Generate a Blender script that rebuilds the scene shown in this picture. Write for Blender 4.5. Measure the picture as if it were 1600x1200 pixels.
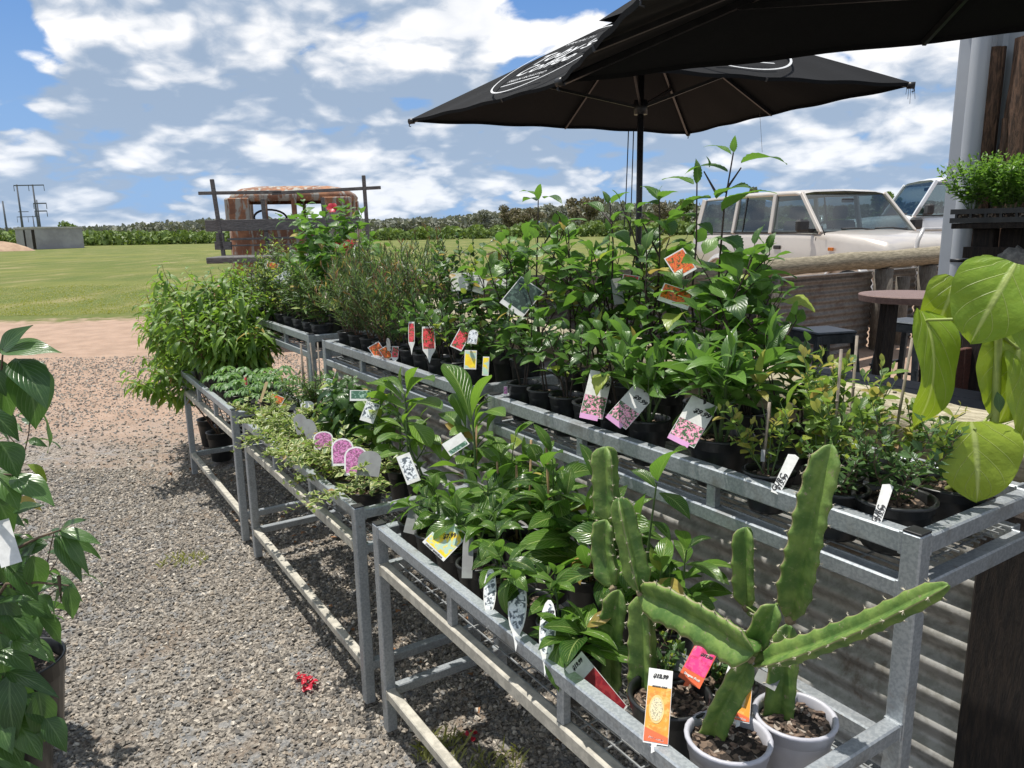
import bpy, math, random
import numpy as np
from math import sin, cos, pi, radians as rad
for o in list(bpy.data.objects): bpy.data.objects.remove(o)
sc = bpy.context.scene
COL = sc.collection
# ------------------------------------------------------------------ camera
EYE = 1.5; FP = 1180.0
_p = rad(11.6); _r = rad(1.0)
Fv = np.array([0, cos(_p), -sin(_p)]); _rt = np.array([1., 0, 0]); _up = np.cross(_rt, Fv)
Rv = cos(_r)*_rt - sin(_r)*_up; Uv = cos(_r)*_up + sin(_r)*_rt
cam = bpy.data.cameras.new('camera'); camo = bpy.data.objects.new('camera', cam); COL.objects.link(camo)
cam.sensor_width = 36; cam.lens = FP/1600*36; cam.clip_start = .05; cam.clip_end = 5000
import mathutils
M4 = mathutils.Matrix(((Rv[0], Uv[0], -Fv[0], 0), (Rv[1], Uv[1], -Fv[1], 0), (Rv[2], Uv[2], -Fv[2], EYE), (0, 0, 0, 1)))
camo.matrix_world = M4
sc.camera = camo
# ------------------------------------------------------------------ sun, sky, exposure
SUN_EL = 74.0; SUN_AZ = 306.0   # azimuth: degrees clockwise from +Y (north)
S = np.array([sin(rad(SUN_AZ))*cos(rad(SUN_EL)), cos(rad(SUN_AZ))*cos(rad(SUN_EL)), sin(rad(SUN_EL))])
sl = bpy.data.lights.new('sun', 'SUN'); sl.energy = 5.0; sl.angle = rad(.5); sl.color = (1, .955, .88)
so = bpy.data.objects.new('sun', sl); COL.objects.link(so)
so.rotation_euler = mathutils.Vector(-S).to_track_quat('-Z', 'Y').to_euler(); so.location = (0, 0, 30)
sc.view_settings.view_transform = 'Standard'; sc.view_settings.look = 'None'; sc.view_settings.exposure = 0.22; sc.view_settings.gamma = 1
sc.cycles.max_bounces = 7; sc.cycles.transparent_max_bounces = 12; sc.cycles.diffuse_bounces = 3; sc.cycles.glossy_bounces = 3
sc.cycles.sample_clamp_indirect = 6; sc.cycles.use_denoising = True

class NT:
    """tiny node helper"""
    def __init__(s, nt): s.nt = nt
    def n(s, t, **k):
        nd = s.nt.nodes.new(t)
        for a, v in k.items():
            if a == 'i':
                for kk, vv in v.items():
                    if hasattr(vv, 'node') or isinstance(vv, bpy.types.NodeSocket): s.nt.links.new(vv, nd.inputs[kk])
                    else: nd.inputs[kk].default_value = vv
            else: setattr(nd, a, v)
        return nd
    def m(s, op, a, b=None, c=None, clamp=False):
        nd = s.nt.nodes.new('ShaderNodeMath'); nd.operation = op; nd.use_clamp = clamp
        for i, v in enumerate((a, b, c)):
            if v is None: continue
            if isinstance(v, bpy.types.NodeSocket): s.nt.links.new(v, nd.inputs[i])
            else: nd.inputs[i].default_value = v
        return nd.outputs[0]
    def mix(s, f, a, b, bt='MIX'):
        nd = s.nt.nodes.new('ShaderNodeMix'); nd.data_type = 'RGBA'; nd.blend_type = bt; nd.clamp_factor = True
        for i, v in ((0, f), (6, a), (7, b)):
            if isinstance(v, bpy.types.NodeSocket): s.nt.links.new(v, nd.inputs[i])
            else: nd.inputs[i].default_value = v if i == 0 else (*v, 1) if len(v) == 3 else v
        return nd.outputs[2]
    def ss(s, x, a, b):   # smoothstep
        nd = s.nt.nodes.new('ShaderNodeMapRange'); nd.interpolation_type = 'SMOOTHSTEP'
        s.nt.links.new(x, nd.inputs[0]); nd.inputs[1].default_value = a; nd.inputs[2].default_value = b
        return nd.outputs[0]
    def noise(s, vec, scale, detail=4, rough=.55, dist=0, lac=2.0):
        nd = s.n('ShaderNodeTexNoise'); nd.inputs['Scale'].default_value = scale; nd.inputs['Detail'].default_value = detail
        nd.inputs['Roughness'].default_value = rough; nd.inputs['Distortion'].default_value = dist; nd.inputs['Lacunarity'].default_value = lac
        if vec is not None: s.nt.links.new(vec, nd.inputs['Vector'])
        return nd.outputs['Fac']

w = bpy.data.worlds.new('World'); sc.world = w; w.use_nodes = True
T = NT(w.node_tree); w.node_tree.nodes.clear()
sky = T.n('ShaderNodeTexSky', sky_type='NISHITA', sun_disc=False, sun_elevation=rad(SUN_EL), sun_rotation=rad(SUN_AZ), air_density=1.0, dust_density=.6, ozone_density=1.6)
tc = T.n('ShaderNodeTexCoord').outputs['Generated']
sx = T.n('ShaderNodeSeparateXYZ', i={0: tc})
X, Y, Z = sx.outputs
# cumulus deck: the direction is projected on a plane overhead; every lookup is repeated a little higher
# in the sky, and where the cloud thins upward its top catches the sun
def dens(dz, dx=0.):
    z2 = T.m('ADD', T.m('MAXIMUM', T.m('ADD', Z, dz), 0.0), .40)
    c = T.n('ShaderNodeCombineXYZ', i={0: T.m('ADD', T.m('DIVIDE', T.m('ADD', X, dx), z2), COFF), 1: T.m('MULTIPLY', T.m('DIVIDE', Y, z2), .85), 2: T.m('ADD', T.m('MULTIPLY', T.m('ADD', Z, dz), 4.0), 3.7)}).outputs[0]
    big = T.noise(c, CSC*.9, 3, .5)
    # puffs: nearly isotropic on the sky, a little smaller toward the horizon
    k = T.m('DIVIDE', 3.1, T.m('ADD', T.m('MAXIMUM', T.m('ADD', Z, dz), 0.0), .42))
    iso = T.n('ShaderNodeCombineXYZ', i={0: T.m('MULTIPLY', T.m('ADD', X, dx), k), 1: T.m('MULTIPLY', Y, k), 2: T.m('MULTIPLY', T.m('ADD', Z, dz), T.m('MULTIPLY', k, 1.7))}).outputs[0]
    warp = T.n('ShaderNodeTexNoise', i={'Vector': iso, 'Scale': 1.6, 'Detail': 3.0})
    cw = T.n('ShaderNodeVectorMath', operation='MULTIPLY_ADD', i={0: warp.outputs['Color'], 1: (.5, .5, .5), 2: iso}).outputs[0]
    v = T.n('ShaderNodeTexVoronoi', feature='F1', i={'Vector': cw, 'Scale': 1.9, 'Detail': 2.0, 'Roughness': .5})
    puff = T.m('SUBTRACT', 1.0, v.outputs['Distance'])
    fine = T.noise(cw, 4.5, 7, .62)
    return big, T.m('ADD', T.m('MULTIPLY', puff, .60), T.m('MULTIPLY', fine, .40))
CSC, COFF = 1.45, 14.2
b0, p0_ = dens(0.0); b1, p1_ = dens(.030, -.012); b2, _ = dens(.11)
d0 = T.m('ADD', b0, T.m('MULTIPLY', T.m('SUBTRACT', p0_, .5), .36))
def hole(dv, c0):     # clear openings in the cloud deck
    dp = T.n('ShaderNodeVectorMath', operation='DOT_PRODUCT', i={0: tc, 1: tuple(nrm_(dv))}).outputs['Value']
    return T.ss(dp, c0, 1.0)
nrm_ = lambda v: v/np.linalg.norm(v)
rdir = lambda x, y: Fv+(x-800)/FP*Rv-(y-600)/FP*Uv
hl = T.m('ADD', T.m('MULTIPLY', hole(rdir(-80, 40), .990), .20), T.m('MULTIPLY', hole(rdir(890, 30), .991), .26))
d0 = T.m('SUBTRACT', d0, hl)
cover = T.ss(d0, .258, .325)
lit = T.m('ADD', T.m('MULTIPLY', T.m('SUBTRACT', p0_, p1_), 1.5), T.m('ADD', T.m('MULTIPLY', T.m('SUBTRACT', b0, b2), 3.0), .55), clamp=True)
thick = T.ss(b0, .46, .62)
edge = T.ss(d0, .46, .33)
shade = T.m('ADD', T.m('SUBTRACT', lit, T.m('MULTIPLY', thick, .20)), T.m('MULTIPLY', edge, .12), clamp=True)
shade = T.m('ADD', shade, T.m('MULTIPLY', T.m('SUBTRACT', p0_, .55), .55), clamp=True)
shade = T.m('ADD', shade, T.m('MULTIPLY', T.m('SUBTRACT', b1, .5), .35))
shade = T.ss(shade, .06, .97)
ccol = T.mix(shade, (4.0, 5.2, 7.0), (12.8, 12.7, 12.7))
low = T.ss(Z, .22, .0)
ccol = T.mix(T.m('MULTIPLY', low, .28), ccol, (5.2, 7.0, 9.6))
skyc = T.mix(.65, sky.outputs[0], (.75, 3.1, 8.8))
skyc = T.mix(T.m('MULTIPLY', T.ss(Z, .40, .0), .75), skyc, (4.0, 6.3, 9.6))
allc = T.mix(cover, skyc, ccol)
bg = T.n('ShaderNodeBackground', i={0: allc, 1: .076})
T.nt.links.new(bg.outputs[0], T.n('ShaderNodeOutputWorld').inputs[0])

# ------------------------------------------------------------------ geometry of the place
AX = np.array([.5407, -.8412, 0.]); BX = np.array([.8412, .5407, 0.]); C0 = np.array([0, 0, EYE])
def W(s, b, z): return s*AX + b*BX + np.array([0, 0, z])
def ray(x, y): return Fv + (x-800)/FP*Rv - (y-600)/FP*Uv
def atz(x, y, z):
    d = ray(x, y); return C0 + d*((z-EYE)/d[2])
def atb(x, y, b):
    d = ray(x, y); return C0 + d*(b/d.dot(BX))
def aty(x, y, Y):
    d = ray(x, y); return C0 + d*(Y/d[1])
ZROT = math.atan2(AX[1], AX[0])
def nrm(v): v = np.asarray(v, float); return v/(np.linalg.norm(v, axis=-1, keepdims=True)+1e-12)
Zv = np.array([0, 0, 1.])

class MB:
    def __init__(s): s.V = []; s.F = []; s.UV = []; s.R = []; s.n = 0
    def add(s, v, f, mat=0, uv=None, rnd=0., smooth=False):
        v = np.asarray(v, float).reshape(-1, 3)
        f = np.asarray(f, int)
        if f.ndim == 1: f = f[None]
        s.V.append(v); s.F.append((f+s.n, mat, smooth))
        s.UV.append(np.zeros((len(v), 2)) if uv is None else np.asarray(uv, float))
        s.R.append(np.full(len(v), rnd) if np.isscalar(rnd) else np.asarray(rnd, float))
        s.n += len(v); return s
    def merge(s, o, M=None):
        for v in o.V: s.V.append(v if M is None else v@M[:3, :3].T+M[:3, 3])
        for f, m, sm in o.F: s.F.append((f+s.n, m, sm))
        s.UV += o.UV; s.R += o.R; s.n += o.n; return s
    def build(s, name, mats, parent=None, origin=None, smooth=None):
        me = bpy.data.meshes.new(name)
        V = np.concatenate(s.V) if s.V else np.zeros((0, 3))
        org = np.zeros(3)
        if origin is not None: org = np.asarray(origin, float); V = V-org
        loops = np.concatenate([f.ravel() for f, _, _ in s.F]) if s.F else np.zeros(0, int)
        sizes = np.concatenate([np.full(len(f), f.shape[1]) for f, _, _ in s.F])
        mi = np.concatenate([np.full(len(f), m) for f, m, _ in s.F])
        sm = np.concatenate([np.full(len(f), q, bool) for f, _, q in s.F])
        me.vertices.add(len(V)); me.vertices.foreach_set('co', V.ravel().astype(np.float32))
        me.loops.add(len(loops)); me.loops.foreach_set('vertex_index', loops.astype(np.int32))
        me.polygons.add(len(sizes)); me.polygons.foreach_set('loop_start', (np.cumsum(sizes)-sizes).astype(np.int32))
        me.polygons.foreach_set('material_index', mi.astype(np.int32))
        me.polygons.foreach_set('use_smooth', sm)
        UV = np.concatenate(s.UV); ul = me.uv_layers.new(name='UVMap'); ul.data.foreach_set('uv', UV[loops].ravel().astype(np.float32))
        at = me.attributes.new('rnd', 'FLOAT', 'POINT'); at.data.foreach_set('value', np.concatenate(s.R).astype(np.float32))
        me.update(calc_edges=True)
        for m in (mats if isinstance(mats, (list, tuple)) else [mats]): me.materials.append(m)
        o = bpy.data.objects.new(name, me); COL.objects.link(o)
        o.location = org
        if parent is not None: o.parent = parent
        return o
    # shapes ----------------------------------------------------
    def box(s, c, sz, ax=None, mat=0, rnd=0., bev=0.):
        c = np.asarray(c, float); ax = np.eye(3) if ax is None else np.asarray(ax, float)
        h = np.asarray(sz, float)/2
        if bev <= 0:
            P = np.array([[i, j, k] for k in (-1, 1) for j in (-1, 1) for i in (-1, 1)], float)*h
            F = [[0, 2, 3, 1], [4, 5, 7, 6], [0, 1, 5, 4], [2, 6, 7, 3], [0, 4, 6, 2], [1, 3, 7, 5]]
            return s.add(P@ax+c, F, mat, rnd=rnd)
        P = []; I = {}
        for k in (-1, 1):
            for j in (-1, 1):
                for i in (-1, 1):
                    for a in range(3):
                        q = np.array([i, j, k])*h-bev*np.array([i, j, k])
                        q[a] += bev*(i, j, k)[a]; I[(i, j, k, a)] = len(P); P.append(q)
        quads = []; tris = []
        for a in range(3):
            b, c2 = (a+1) % 3, (a+2) % 3
            for sg in (-1, 1):
                def key(u, v):
                    t = [0, 0, 0]; t[a] = sg; t[b] = u; t[c2] = v; return tuple(t)
                q = [I[(*key(-1, -1), a)], I[(*key(1, -1), a)], I[(*key(1, 1), a)], I[(*key(-1, 1), a)]]
                quads.append(q if sg > 0 else q[::-1])
            for u in (-1, 1):
                for v in (-1, 1):
                    t = [0, 0, 0]; t[b] = u; t[c2] = v
                    t1 = list(t); t1[a] = -1; t2 = list(t); t2[a] = 1
                    q = [I[(*t1, b)], I[(*t2, b)], I[(*t2, c2)], I[(*t1, c2)]]
                    quads.append(q if u*v > 0 else q[::-1])
        for i in (-1, 1):
            for j in (-1, 1):
                for k in (-1, 1):
                    t = [I[(i, j, k, 0)], I[(i, j, k, 1)], I[(i, j, k, 2)]]
                    tris.append(t if i*j*k > 0 else t[::-1])
        P = np.array(P)@ax+c; n0 = s.n
        s.add(P, quads, mat, rnd=rnd); s.F.append((np.array(tris)+n0, mat, False)); return s
    def beam(s, p, q, w, h=None, up=Zv, mat=0, rnd=0., bev=0.):
        p = np.asarray(p, float); q = np.asarray(q, float); h = h or w
        d = nrm(q-p); up = np.asarray(up, float)
        if abs(d.dot(up)) > .95: up = AX
        sd = nrm(np.cross(d, up)); u = np.cross(sd, d)
        return s.box((p+q)/2, (np.linalg.norm(q-p), w, h), np.array([d, sd, u]), mat, rnd, bev)
    def tube(s, P, r, n=6, mat=0, cap=True, rnd=0., smooth=True, prof=None, up=None):
        P = np.asarray(P, float); m = len(P); r = np.full(m, r) if np.isscalar(r) else np.asarray(r, float)
        t = np.gradient(P, axis=0); t = nrm(t)
        u = np.zeros((m, 3)); ref = np.array([0, 0, 1.]) if up is None else np.asarray(up, float)
        if abs(t[0].dot(ref)) > .9: ref = np.array([1., 0, 0])
        a = nrm(ref-t[0]*t[0].dot(ref))
        for i in range(m):
            a = nrm(a-t[i]*t[i].dot(a)); u[i] = a
        v = np.cross(t, u)
        th = np.arange(n)*2*pi/n
        rr = np.ones((m, n)) if prof is None else prof
        ring = P[:, None]+(rr*r[:, None])[:, :, None]*(np.cos(th)[None, :, None]*u[:, None]+np.sin(th)[None, :, None]*v[:, None])
        i = np.arange(m-1)[:, None]*n; j = np.arange(n)[None]; k = (j+1) % n
        F = np.stack([i+j, i+k, i+n+k, i+n+j], -1).reshape(-1, 4)
        uv = np.stack([np.repeat(np.linspace(0, 1, m)[:, None], n, 1), np.repeat((np.arange(n)/n)[None], m, 0)], -1).reshape(-1, 2)
        n0 = s.n
        s.add(ring.reshape(-1, 3), F, mat, uv=uv, rnd=rnd, smooth=smooth)
        if cap:
            s.F.append((np.array([n0+np.arange(n)[::-1]]), mat, False)); s.F.append((np.array([n0+(m-1)*n+np.arange(n)]), mat, False))
        return s
    def lathe(s, c, prof, n=24, mat=0, smooth=True, rnd=0., close=False):
        prof = np.asarray(prof, float); m = len(prof); th = np.arange(n)*2*pi/n
        R = prof[:, 0][:, None]
        V = np.stack([R*np.cos(th), R*np.sin(th), np.repeat(prof[:, 1][:, None], n, 1)], -1)+np.asarray(c, float)
        i = np.arange(m-1)[:, None]*n; j = np.arange(n)[None]; k = (j+1) % n
        F = np.stack([i+j, i+k, i+n+k, i+n+j], -1).reshape(-1, 4)
        return s.add(V.reshape(-1, 3), F, mat, rnd=rnd, smooth=smooth)
    def quad(s, pts, mat=0, uv=True, rnd=0.):
        return s.add(pts, [list(range(len(pts)))], mat, uv=[(0, 0), (1, 0), (1, 1), (0, 1)] if uv and len(pts) == 4 else None, rnd=rnd)
    def prism(s, poly, d, mat=0, rnd=0.):
        """closed polygon (N,3) extruded by vector d"""
        P = np.asarray(poly, float); n = len(P); d = np.asarray(d, float)
        V = np.concatenate([P, P+d]); n0 = s.n
        j = np.arange(n); k = (j+1) % n
        s.add(V, np.stack([j, k, k+n, j+n], -1), mat, rnd=rnd)
        s.F.append((np.array([n0+j[::-1]]), mat, False)); s.F.append((np.array([n0+n+j]), mat, False)); return s
    def grid(s, G, mat=0, uv=None, smooth=True, rnd=0.):
        G = np.asarray(G, float); a, b = G.shape[:2]
        i = np.arange(a-1)[:, None]*b; j = np.arange(b-1)[None]
        F = np.stack([i+j, i+j+1, i+b+j+1, i+b+j], -1).reshape(-1, 4)
        if uv is None:
            uv = np.stack(np.meshgrid(np.linspace(0, 1, a), np.linspace(0, 1, b), indexing='ij'), -1).reshape(-1, 2)
        return s.add(G.reshape(-1, 3), F, mat, uv=uv, rnd=rnd, smooth=smooth)

def tag(o, label, cat, group=None, kind=None):
    if label: o['label'] = label
    if cat: o['category'] = cat
    if group: o['group'] = group
    if kind: o['kind'] = kind
    return o
def thing(name, loc, label, cat, group=None):
    o = bpy.data.objects.new(name, None); COL.objects.link(o); o.location = tuple(loc); o.empty_display_size = .1
    return tag(o, label, cat, group)
class PART:
    """builds child meshes given in WORLD coordinates under an Empty"""
    def __init__(s, root): s.r = root; s.o = np.array(root.location)
    def __call__(s, mb, name, mats, parent=None, label=None):
        V = mb.V; mb.V = [v-s.o for v in V]
        o = mb.build(name, mats, parent or s.r); mb.V = V
        if label: o['label'] = label
        return o

# ------------------------------------------------------------------ materials
def mat(name, build):
    m = bpy.data.materials.new(name); m.use_nodes = True; m.node_tree.nodes.clear()
    t = NT(m.node_tree); sh = build(t)
    out = t.n('ShaderNodeOutputMaterial'); m.node_tree.links.new(sh, out.inputs[0]); return m
def pbr(t, col, rough=.6, metal=0., bump=None, bs=.3, bd=.002, spec=.5, **k):
    nd = t.n('ShaderNodeBsdfPrincipled')
    for kk, v in (('Base Color', col), ('Roughness', rough), ('Metallic', metal), ('Specular IOR Level', spec)):
        if isinstance(v, bpy.types.NodeSocket): t.nt.links.new(v, nd.inputs[kk])
        else: nd.inputs[kk].default_value = (*v, 1) if isinstance(v, tuple) else v
    for kk, v in k.items(): nd.inputs[kk.replace('_', ' ')].default_value = v
    if bump is not None:
        b = t.n('ShaderNodeBump', i={'Height': bump, 'Strength': bs, 'Distance': bd}); t.nt.links.new(b.outputs[0], nd.inputs['Normal'])
    return nd.outputs[0]
def obj_co(t): return t.n('ShaderNodeTexCoord').outputs['Object']
def world_co(t): return t.n('ShaderNodeNewGeometry').outputs['Position']
def scaled(t, v, sx=1, sy=1, sz=1):
    return t.n('ShaderNodeMapping', i={0: v, 3: (sx, sy, sz)}).outputs[0]
def simple(name, c1, c2=None, scale=20, rough=.6, metal=0., bump=.0, detail=4, lo=.35, hi=.65, stretch=(1, 1, 1), world=True, spec=.5):
    c2 = c2 or tuple(x*.8 for x in c1)
    def b(t):
        v = scaled(t, world_co(t) if world else obj_co(t), *stretch)
        n = t.noise(v, scale, detail, .6)
        col = t.mix(t.ss(n, lo, hi), c1, c2)
        return pbr(t, col, rough, metal, n if bump else None, bump, spec=spec)
    return mat(name, b)

def m_leaf(name, c1, c2, vein=(.3, .5, .15), vs=.5, nl=9, slope=.35, tr=.34, rough=.38, margin=None, back=None, bump=.35, lw=.82, trc=None, quilt=0, vb=-1.):
    def b(t):
        uv = t.n('ShaderNodeSeparateXYZ', i={0: t.n('ShaderNodeTexCoord').outputs['UV']})
        u, v = uv.outputs[0], uv.outputs[1]
        x = t.m('ABSOLUTE', t.m('SUBTRACT', t.m('MULTIPLY', u, 2.), 1.))
        rn = t.n('ShaderNodeAttribute', attribute_name='rnd').outputs['Fac']
        ns = t.noise(world_co(t), 45, 3)
        col = t.mix(t.m('ADD', t.m('MULTIPLY', rn, 1.0), t.m('MULTIPLY', t.m('SUBTRACT', ns, .5), .8), clamp=True), c1, c2)
        mid = t.ss(x, .10, .02)
        ph = t.m('FRACT', t.m('SUBTRACT', t.m('MULTIPLY', v, float(nl)), t.m('MULTIPLY', x, slope*nl)))
        tri = t.m('ABSOLUTE', t.m('SUBTRACT', t.m('MULTIPLY', ph, 2.), 1.))
        lat = t.m('MULTIPLY', t.ss(tri, lw, 1.), t.ss(x, 1.0, .6))
        ve = t.m('MAXIMUM', mid, lat)
        col = t.mix(t.m('MULTIPLY', ve, vs), col, vein)
        if margin: col = t.mix(t.ss(t.m('ADD', x, t.m('MULTIPLY', t.m('SUBTRACT', ns, .5), 1.1)), .5, .62), col, margin)
        h = t.m('ADD', t.m('MULTIPLY', t.m('SUBTRACT', 1.0, tri), .6), t.m('MULTIPLY', ve, vb))
        if quilt: h = t.m('ADD', h, t.m('MULTIPLY', t.noise(t.n('ShaderNodeTexCoord').outputs['UV'], quilt, 3), 2.2))
        geo = t.n('ShaderNodeNewGeometry')
        bk = t.mix(geo.outputs['Backfacing'], col, t.mix(.55, col, back or tuple(min(1, q*1.5+.03) for q in c2)))
        a = pbr(t, bk, t.m('ADD', t.m('MULTIPLY', geo.outputs['Backfacing'], .3), rough), 0., h, bump, .0012, spec=.5)
        tcx = t.mix(.5, bk, trc or tuple(min(1, q*w_) for q, w_ in zip(c2, (2.0, 2.1, .8))))
        tl = t.n('ShaderNodeBsdfTranslucent', i={0: tcx})
        mx = t.n('ShaderNodeMixShader', i={0: tr, 1: a, 2: tl.outputs[0]})
        return mx.outputs[0]
    return mat(name, b)

# ------------------------------------------------------------------ shared materials
def _galv(t):
    p = world_co(t); n1 = t.noise(p, 160, 2); n2 = t.noise(p, 9, 5, .65)
    c = t.mix(t.ss(n1, .4, .6), (.33, .36, .385), (.43, .46, .48)); c = t.mix(t.ss(n2, .52, .74), c, (.22, .215, .20)); c = t.mix(t.m('MULTIPLY', t.ss(t.noise(p, 40, 6, .7), .60, .72), .6), c, (.17, .13, .10))
    return pbr(t, c, t.m('ADD', t.m('MULTIPLY', n2, .25), .32), .55, n1, .12)
GALV = mat('galvanised_steel', _galv)
def _galvd(t):
    p = world_co(t); n2 = t.noise(p, 30, 5, .7)
    c = t.mix(t.ss(n2, .4, .6), (.36, .34, .29), (.50, .47, .40))
    return pbr(t, c, .7, .15, n2, .2)
GALVD = mat('dusty_steel', _galvd)
BLACKP = simple('black_pot_plastic', (.010, .011, .012), (.018, .019, .020), 30, .36, 0, .1)
WHITEP = simple('white_pot_plastic', (.46, .46, .50), (.38, .38, .42), 12, .42)
def _soil(t):
    p = world_co(t); v = t.n('ShaderNodeTexVoronoi', i={0: p, 'Scale': 120}); n = t.noise(p, 260, 3)
    r = t.n('ShaderNodeSeparateXYZ', i={0: v.outputs['Color']}).outputs[0]
    c = t.mix(t.ss(r, .55, .8), (.025, .018, .013), (.17, .12, .085)); c = t.mix(t.ss(r, .9, .93), c, (.35, .3, .25))
    return pbr(t, c, .95, 0, t.m('ADD', v.outputs['Distance'], n), .8, .004)
SOIL = mat('potting_mix', _soil)
CHIP = simple('bark_chips', (.20, .14, .10), (.06, .04, .03), 90, .9)
def _wood(name, c1, c2, along=(1, 1, 1), rough=.85, sc_=14, cr=(.03, .025, .02)):
    def b(t):
        p = scaled(t, obj_co(t), *along); n = t.noise(p, sc_, 6, .65, .4); m_ = t.noise(p, sc_*4, 3, .6)
        c = t.mix(t.ss(n, .35, .62), c1, c2); c = t.mix(t.ss(m_, .63, .74), c, cr)
        return pbr(t, c, rough, 0, t.m('ADD', n, t.m('MULTIPLY', m_, .7)), .7, .006)
    return mat(name, b)
LOGB = _wood('old_log', (.34, .295, .21), (.17, .145, .095), (1.2, 9, 9), sc_=10)
LOGW = _wood('weathered_log', (.50, .45, .33), (.30, .26, .175), (1.2, 9, 9))
BARK = _wood('bark_slab', (.17, .095, .06), (.05, .03, .02), (6, 6, 1.0))
GREYW = _wood('grey_timber', (.16, .155, .15), (.085, .08, .08), (1.2, 10, 10), sc_=9)
POSTW = _wood('post_timber', (.20, .18, .15), (.10, .085, .07), (9, 9, 1.1))
DARKW = _wood('dark_timber', (.034, .024, .018), (.012, .009, .008), (8, 8, 1.0))
DKPLANK = _wood('charcoal_planks', (.05, .052, .06), (.028, .028, .032), (1.2, 9, 9), rough=.6)
REDW = _wood('redbrown_timber', (.13, .05, .035), (.07, .03, .022), (1, 8, 8), rough=.6)
TABLEW = _wood('brown_table_timber', (.21, .13, .11), (.14, .085, .075), (1, 7, 7), rough=.5)
BAMBOO = simple('bamboo', (.36, .24, .11), (.25, .16, .08), 60, .6)
GREYSTAKE = simple('grey_stake', (.30, .25, .20), (.2, .17, .14), 60, .8)
BLKM = simple('black_powdercoat', (.012, .012, .014), (.02, .02, .022), 20, .4)
WIREM = simple('weld_wire', (.40, .42, .43), (.3, .31, .31), 60, .45, .5)
def _corr(name, c1, c2, c3, lo=.5, hi=.62, rough=.5, metal=.35):
    def b(t):
        p = world_co(t); n = t.noise(p, 3.5, 7, .68, .5); n2 = t.noise(p, 26, 5, .7)
        c = t.mix(t.ss(n2, .4, .62), c1, c2); c = t.mix(t.ss(n, lo, hi), c, c3)
        return pbr(t, c, t.m('ADD', t.m('MULTIPLY', n, .4), rough-.15), metal, n2, .15)
    return mat(name, b)
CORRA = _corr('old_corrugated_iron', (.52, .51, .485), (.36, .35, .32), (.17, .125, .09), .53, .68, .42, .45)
CORRB = _corr('shaded_corrugated_iron', (.20, .19, .18), (.14, .13, .12), (.11, .085, .07), .5, .65)  # darker copy of the iron, with the yard's shade put into its colour
WALLM = simple('pale_wall_cladding', (.40, .43, .46), (.36, .39, .42), 2.0, .42, .1)
PIPEM = simple('grey_downpipe', (.46, .49, .54), (.42, .45, .50), 3.0, .35)

# ------------------------------------------------------------------ ground
rg = np.random.default_rng(5)
def hz(x, y):
    x = np.asarray(x, float); y = np.asarray(y, float)
    r = .15/(1+np.exp(-(y-8.6)*3.0))/(1+np.exp(-(x-1.2)*3.0))
    far = np.clip((np.hypot(x, y)-30)/60, 0, 1)
    u = .010*np.sin(x*2.1+y*.7)+.010*np.sin(x*.9-y*1.6+1)+.006*np.sin(5.1*x+3.3*y)
    return (r+u*.8)*(1-far)-.012
gx = np.unique(np.concatenate([np.linspace(-6, 6, 121), np.linspace(-40, 40, 81), np.linspace(-200, 200, 41), np.linspace(-2500, 2500, 41)]))
gy = np.unique(np.concatenate([np.linspace(-3, 12, 151), np.linspace(-20, 60, 81), np.linspace(-100, 300, 41), np.linspace(-2500, 2500, 41)]))
GX, GY = np.meshgrid(gx, gy, indexing='ij')
G = np.stack([GX, GY, hz(GX, GY)], -1)
def _ground(t):
    p = world_co(t); xyz = t.n('ShaderNodeSeparateXYZ', i={0: p}).outputs; x, y = xyz[0], xyz[1]
    n_big = t.noise(p, .55, 5, .6); n_mid = t.noise(p, 3.2, 5, .6); n_fine = t.noise(p, 60, 3, .6)
    v = t.n('ShaderNodeTexVoronoi', i={0: p, 'Scale': 125}); vr = t.n('ShaderNodeSeparateXYZ', i={0: v.outputs['Color']}).outputs
    v2 = t.n('ShaderNodeTexVoronoi', i={0: p, 'Scale': 22}); v2r = t.n('ShaderNodeSeparateXYZ', i={0: v2.outputs['Color']}).outputs
    grav = t.mix(t.ss(vr[0], .1, .9), (.105, .094, .082), (.34, .305, .26))
    grav = t.mix(t.m('MULTIPLY', t.ss(v2r[1], .70, .8), .5), grav, (.20, .215, .23))
    grav = t.mix(t.ss(n_mid, .52, .72), grav, t.mix(vr[1], (.14, .105, .078), (.24, .19, .145)))
    dirt = t.mix(t.ss(n_mid, .35, .65), (.40, .275, .20), (.31, .21, .15)); dirt = t.mix(t.m('MULTIPLY', t.ss(vr[0], .55, .9), .45), dirt, (.36, .31, .27))
    yb = t.m('ADD', y, t.m('MULTIPLY', t.m('SUBTRACT', n_big, .5), 5.0))
    f1 = t.ss(t.m('ADD', yb, t.m('MULTIPLY', n_mid, 1.0)), 4.9, 7.6)
    c = t.mix(f1, grav, dirt)
    gn = t.noise(scaled(t, p, .7, .22, 1), 1.1, 6, .62); gf = t.noise(scaled(t, p, 1, .5, 1), 14, 4, .7); gb = t.noise(scaled(t, p, .05, .16, 1), 1.0, 4, .6)
    grass = t.mix(t.ss(gn, .35, .65), (.105, .135, .030), (.165, .170, .050)); grass = t.mix(t.ss(gf, .40, .75), grass, (.075, .10, .025))
    grass = t.mix(t.m('MULTIPLY', t.ss(gn, .54, .70), .75), grass, (.26, .225, .11)); grass = t.mix(t.m('MULTIPLY', t.ss(gb, .48, .62), .40), grass, (.20, .20, .05))
    edge = t.m('ADD', t.m('ADD', y, t.m('MULTIPLY', x, -.12)), t.m('MULTIPLY', t.m('SUBTRACT', n_mid, .5), 2.6))
    c = t.mix(t.ss(edge, 14.4, 15.4), c, grass)
    h = t.m('ADD', t.m('MULTIPLY', v.outputs['Distance'], .8), n_fine)
    return pbr(t, c, .95, 0, h, .6, .012, spec=.2)
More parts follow.
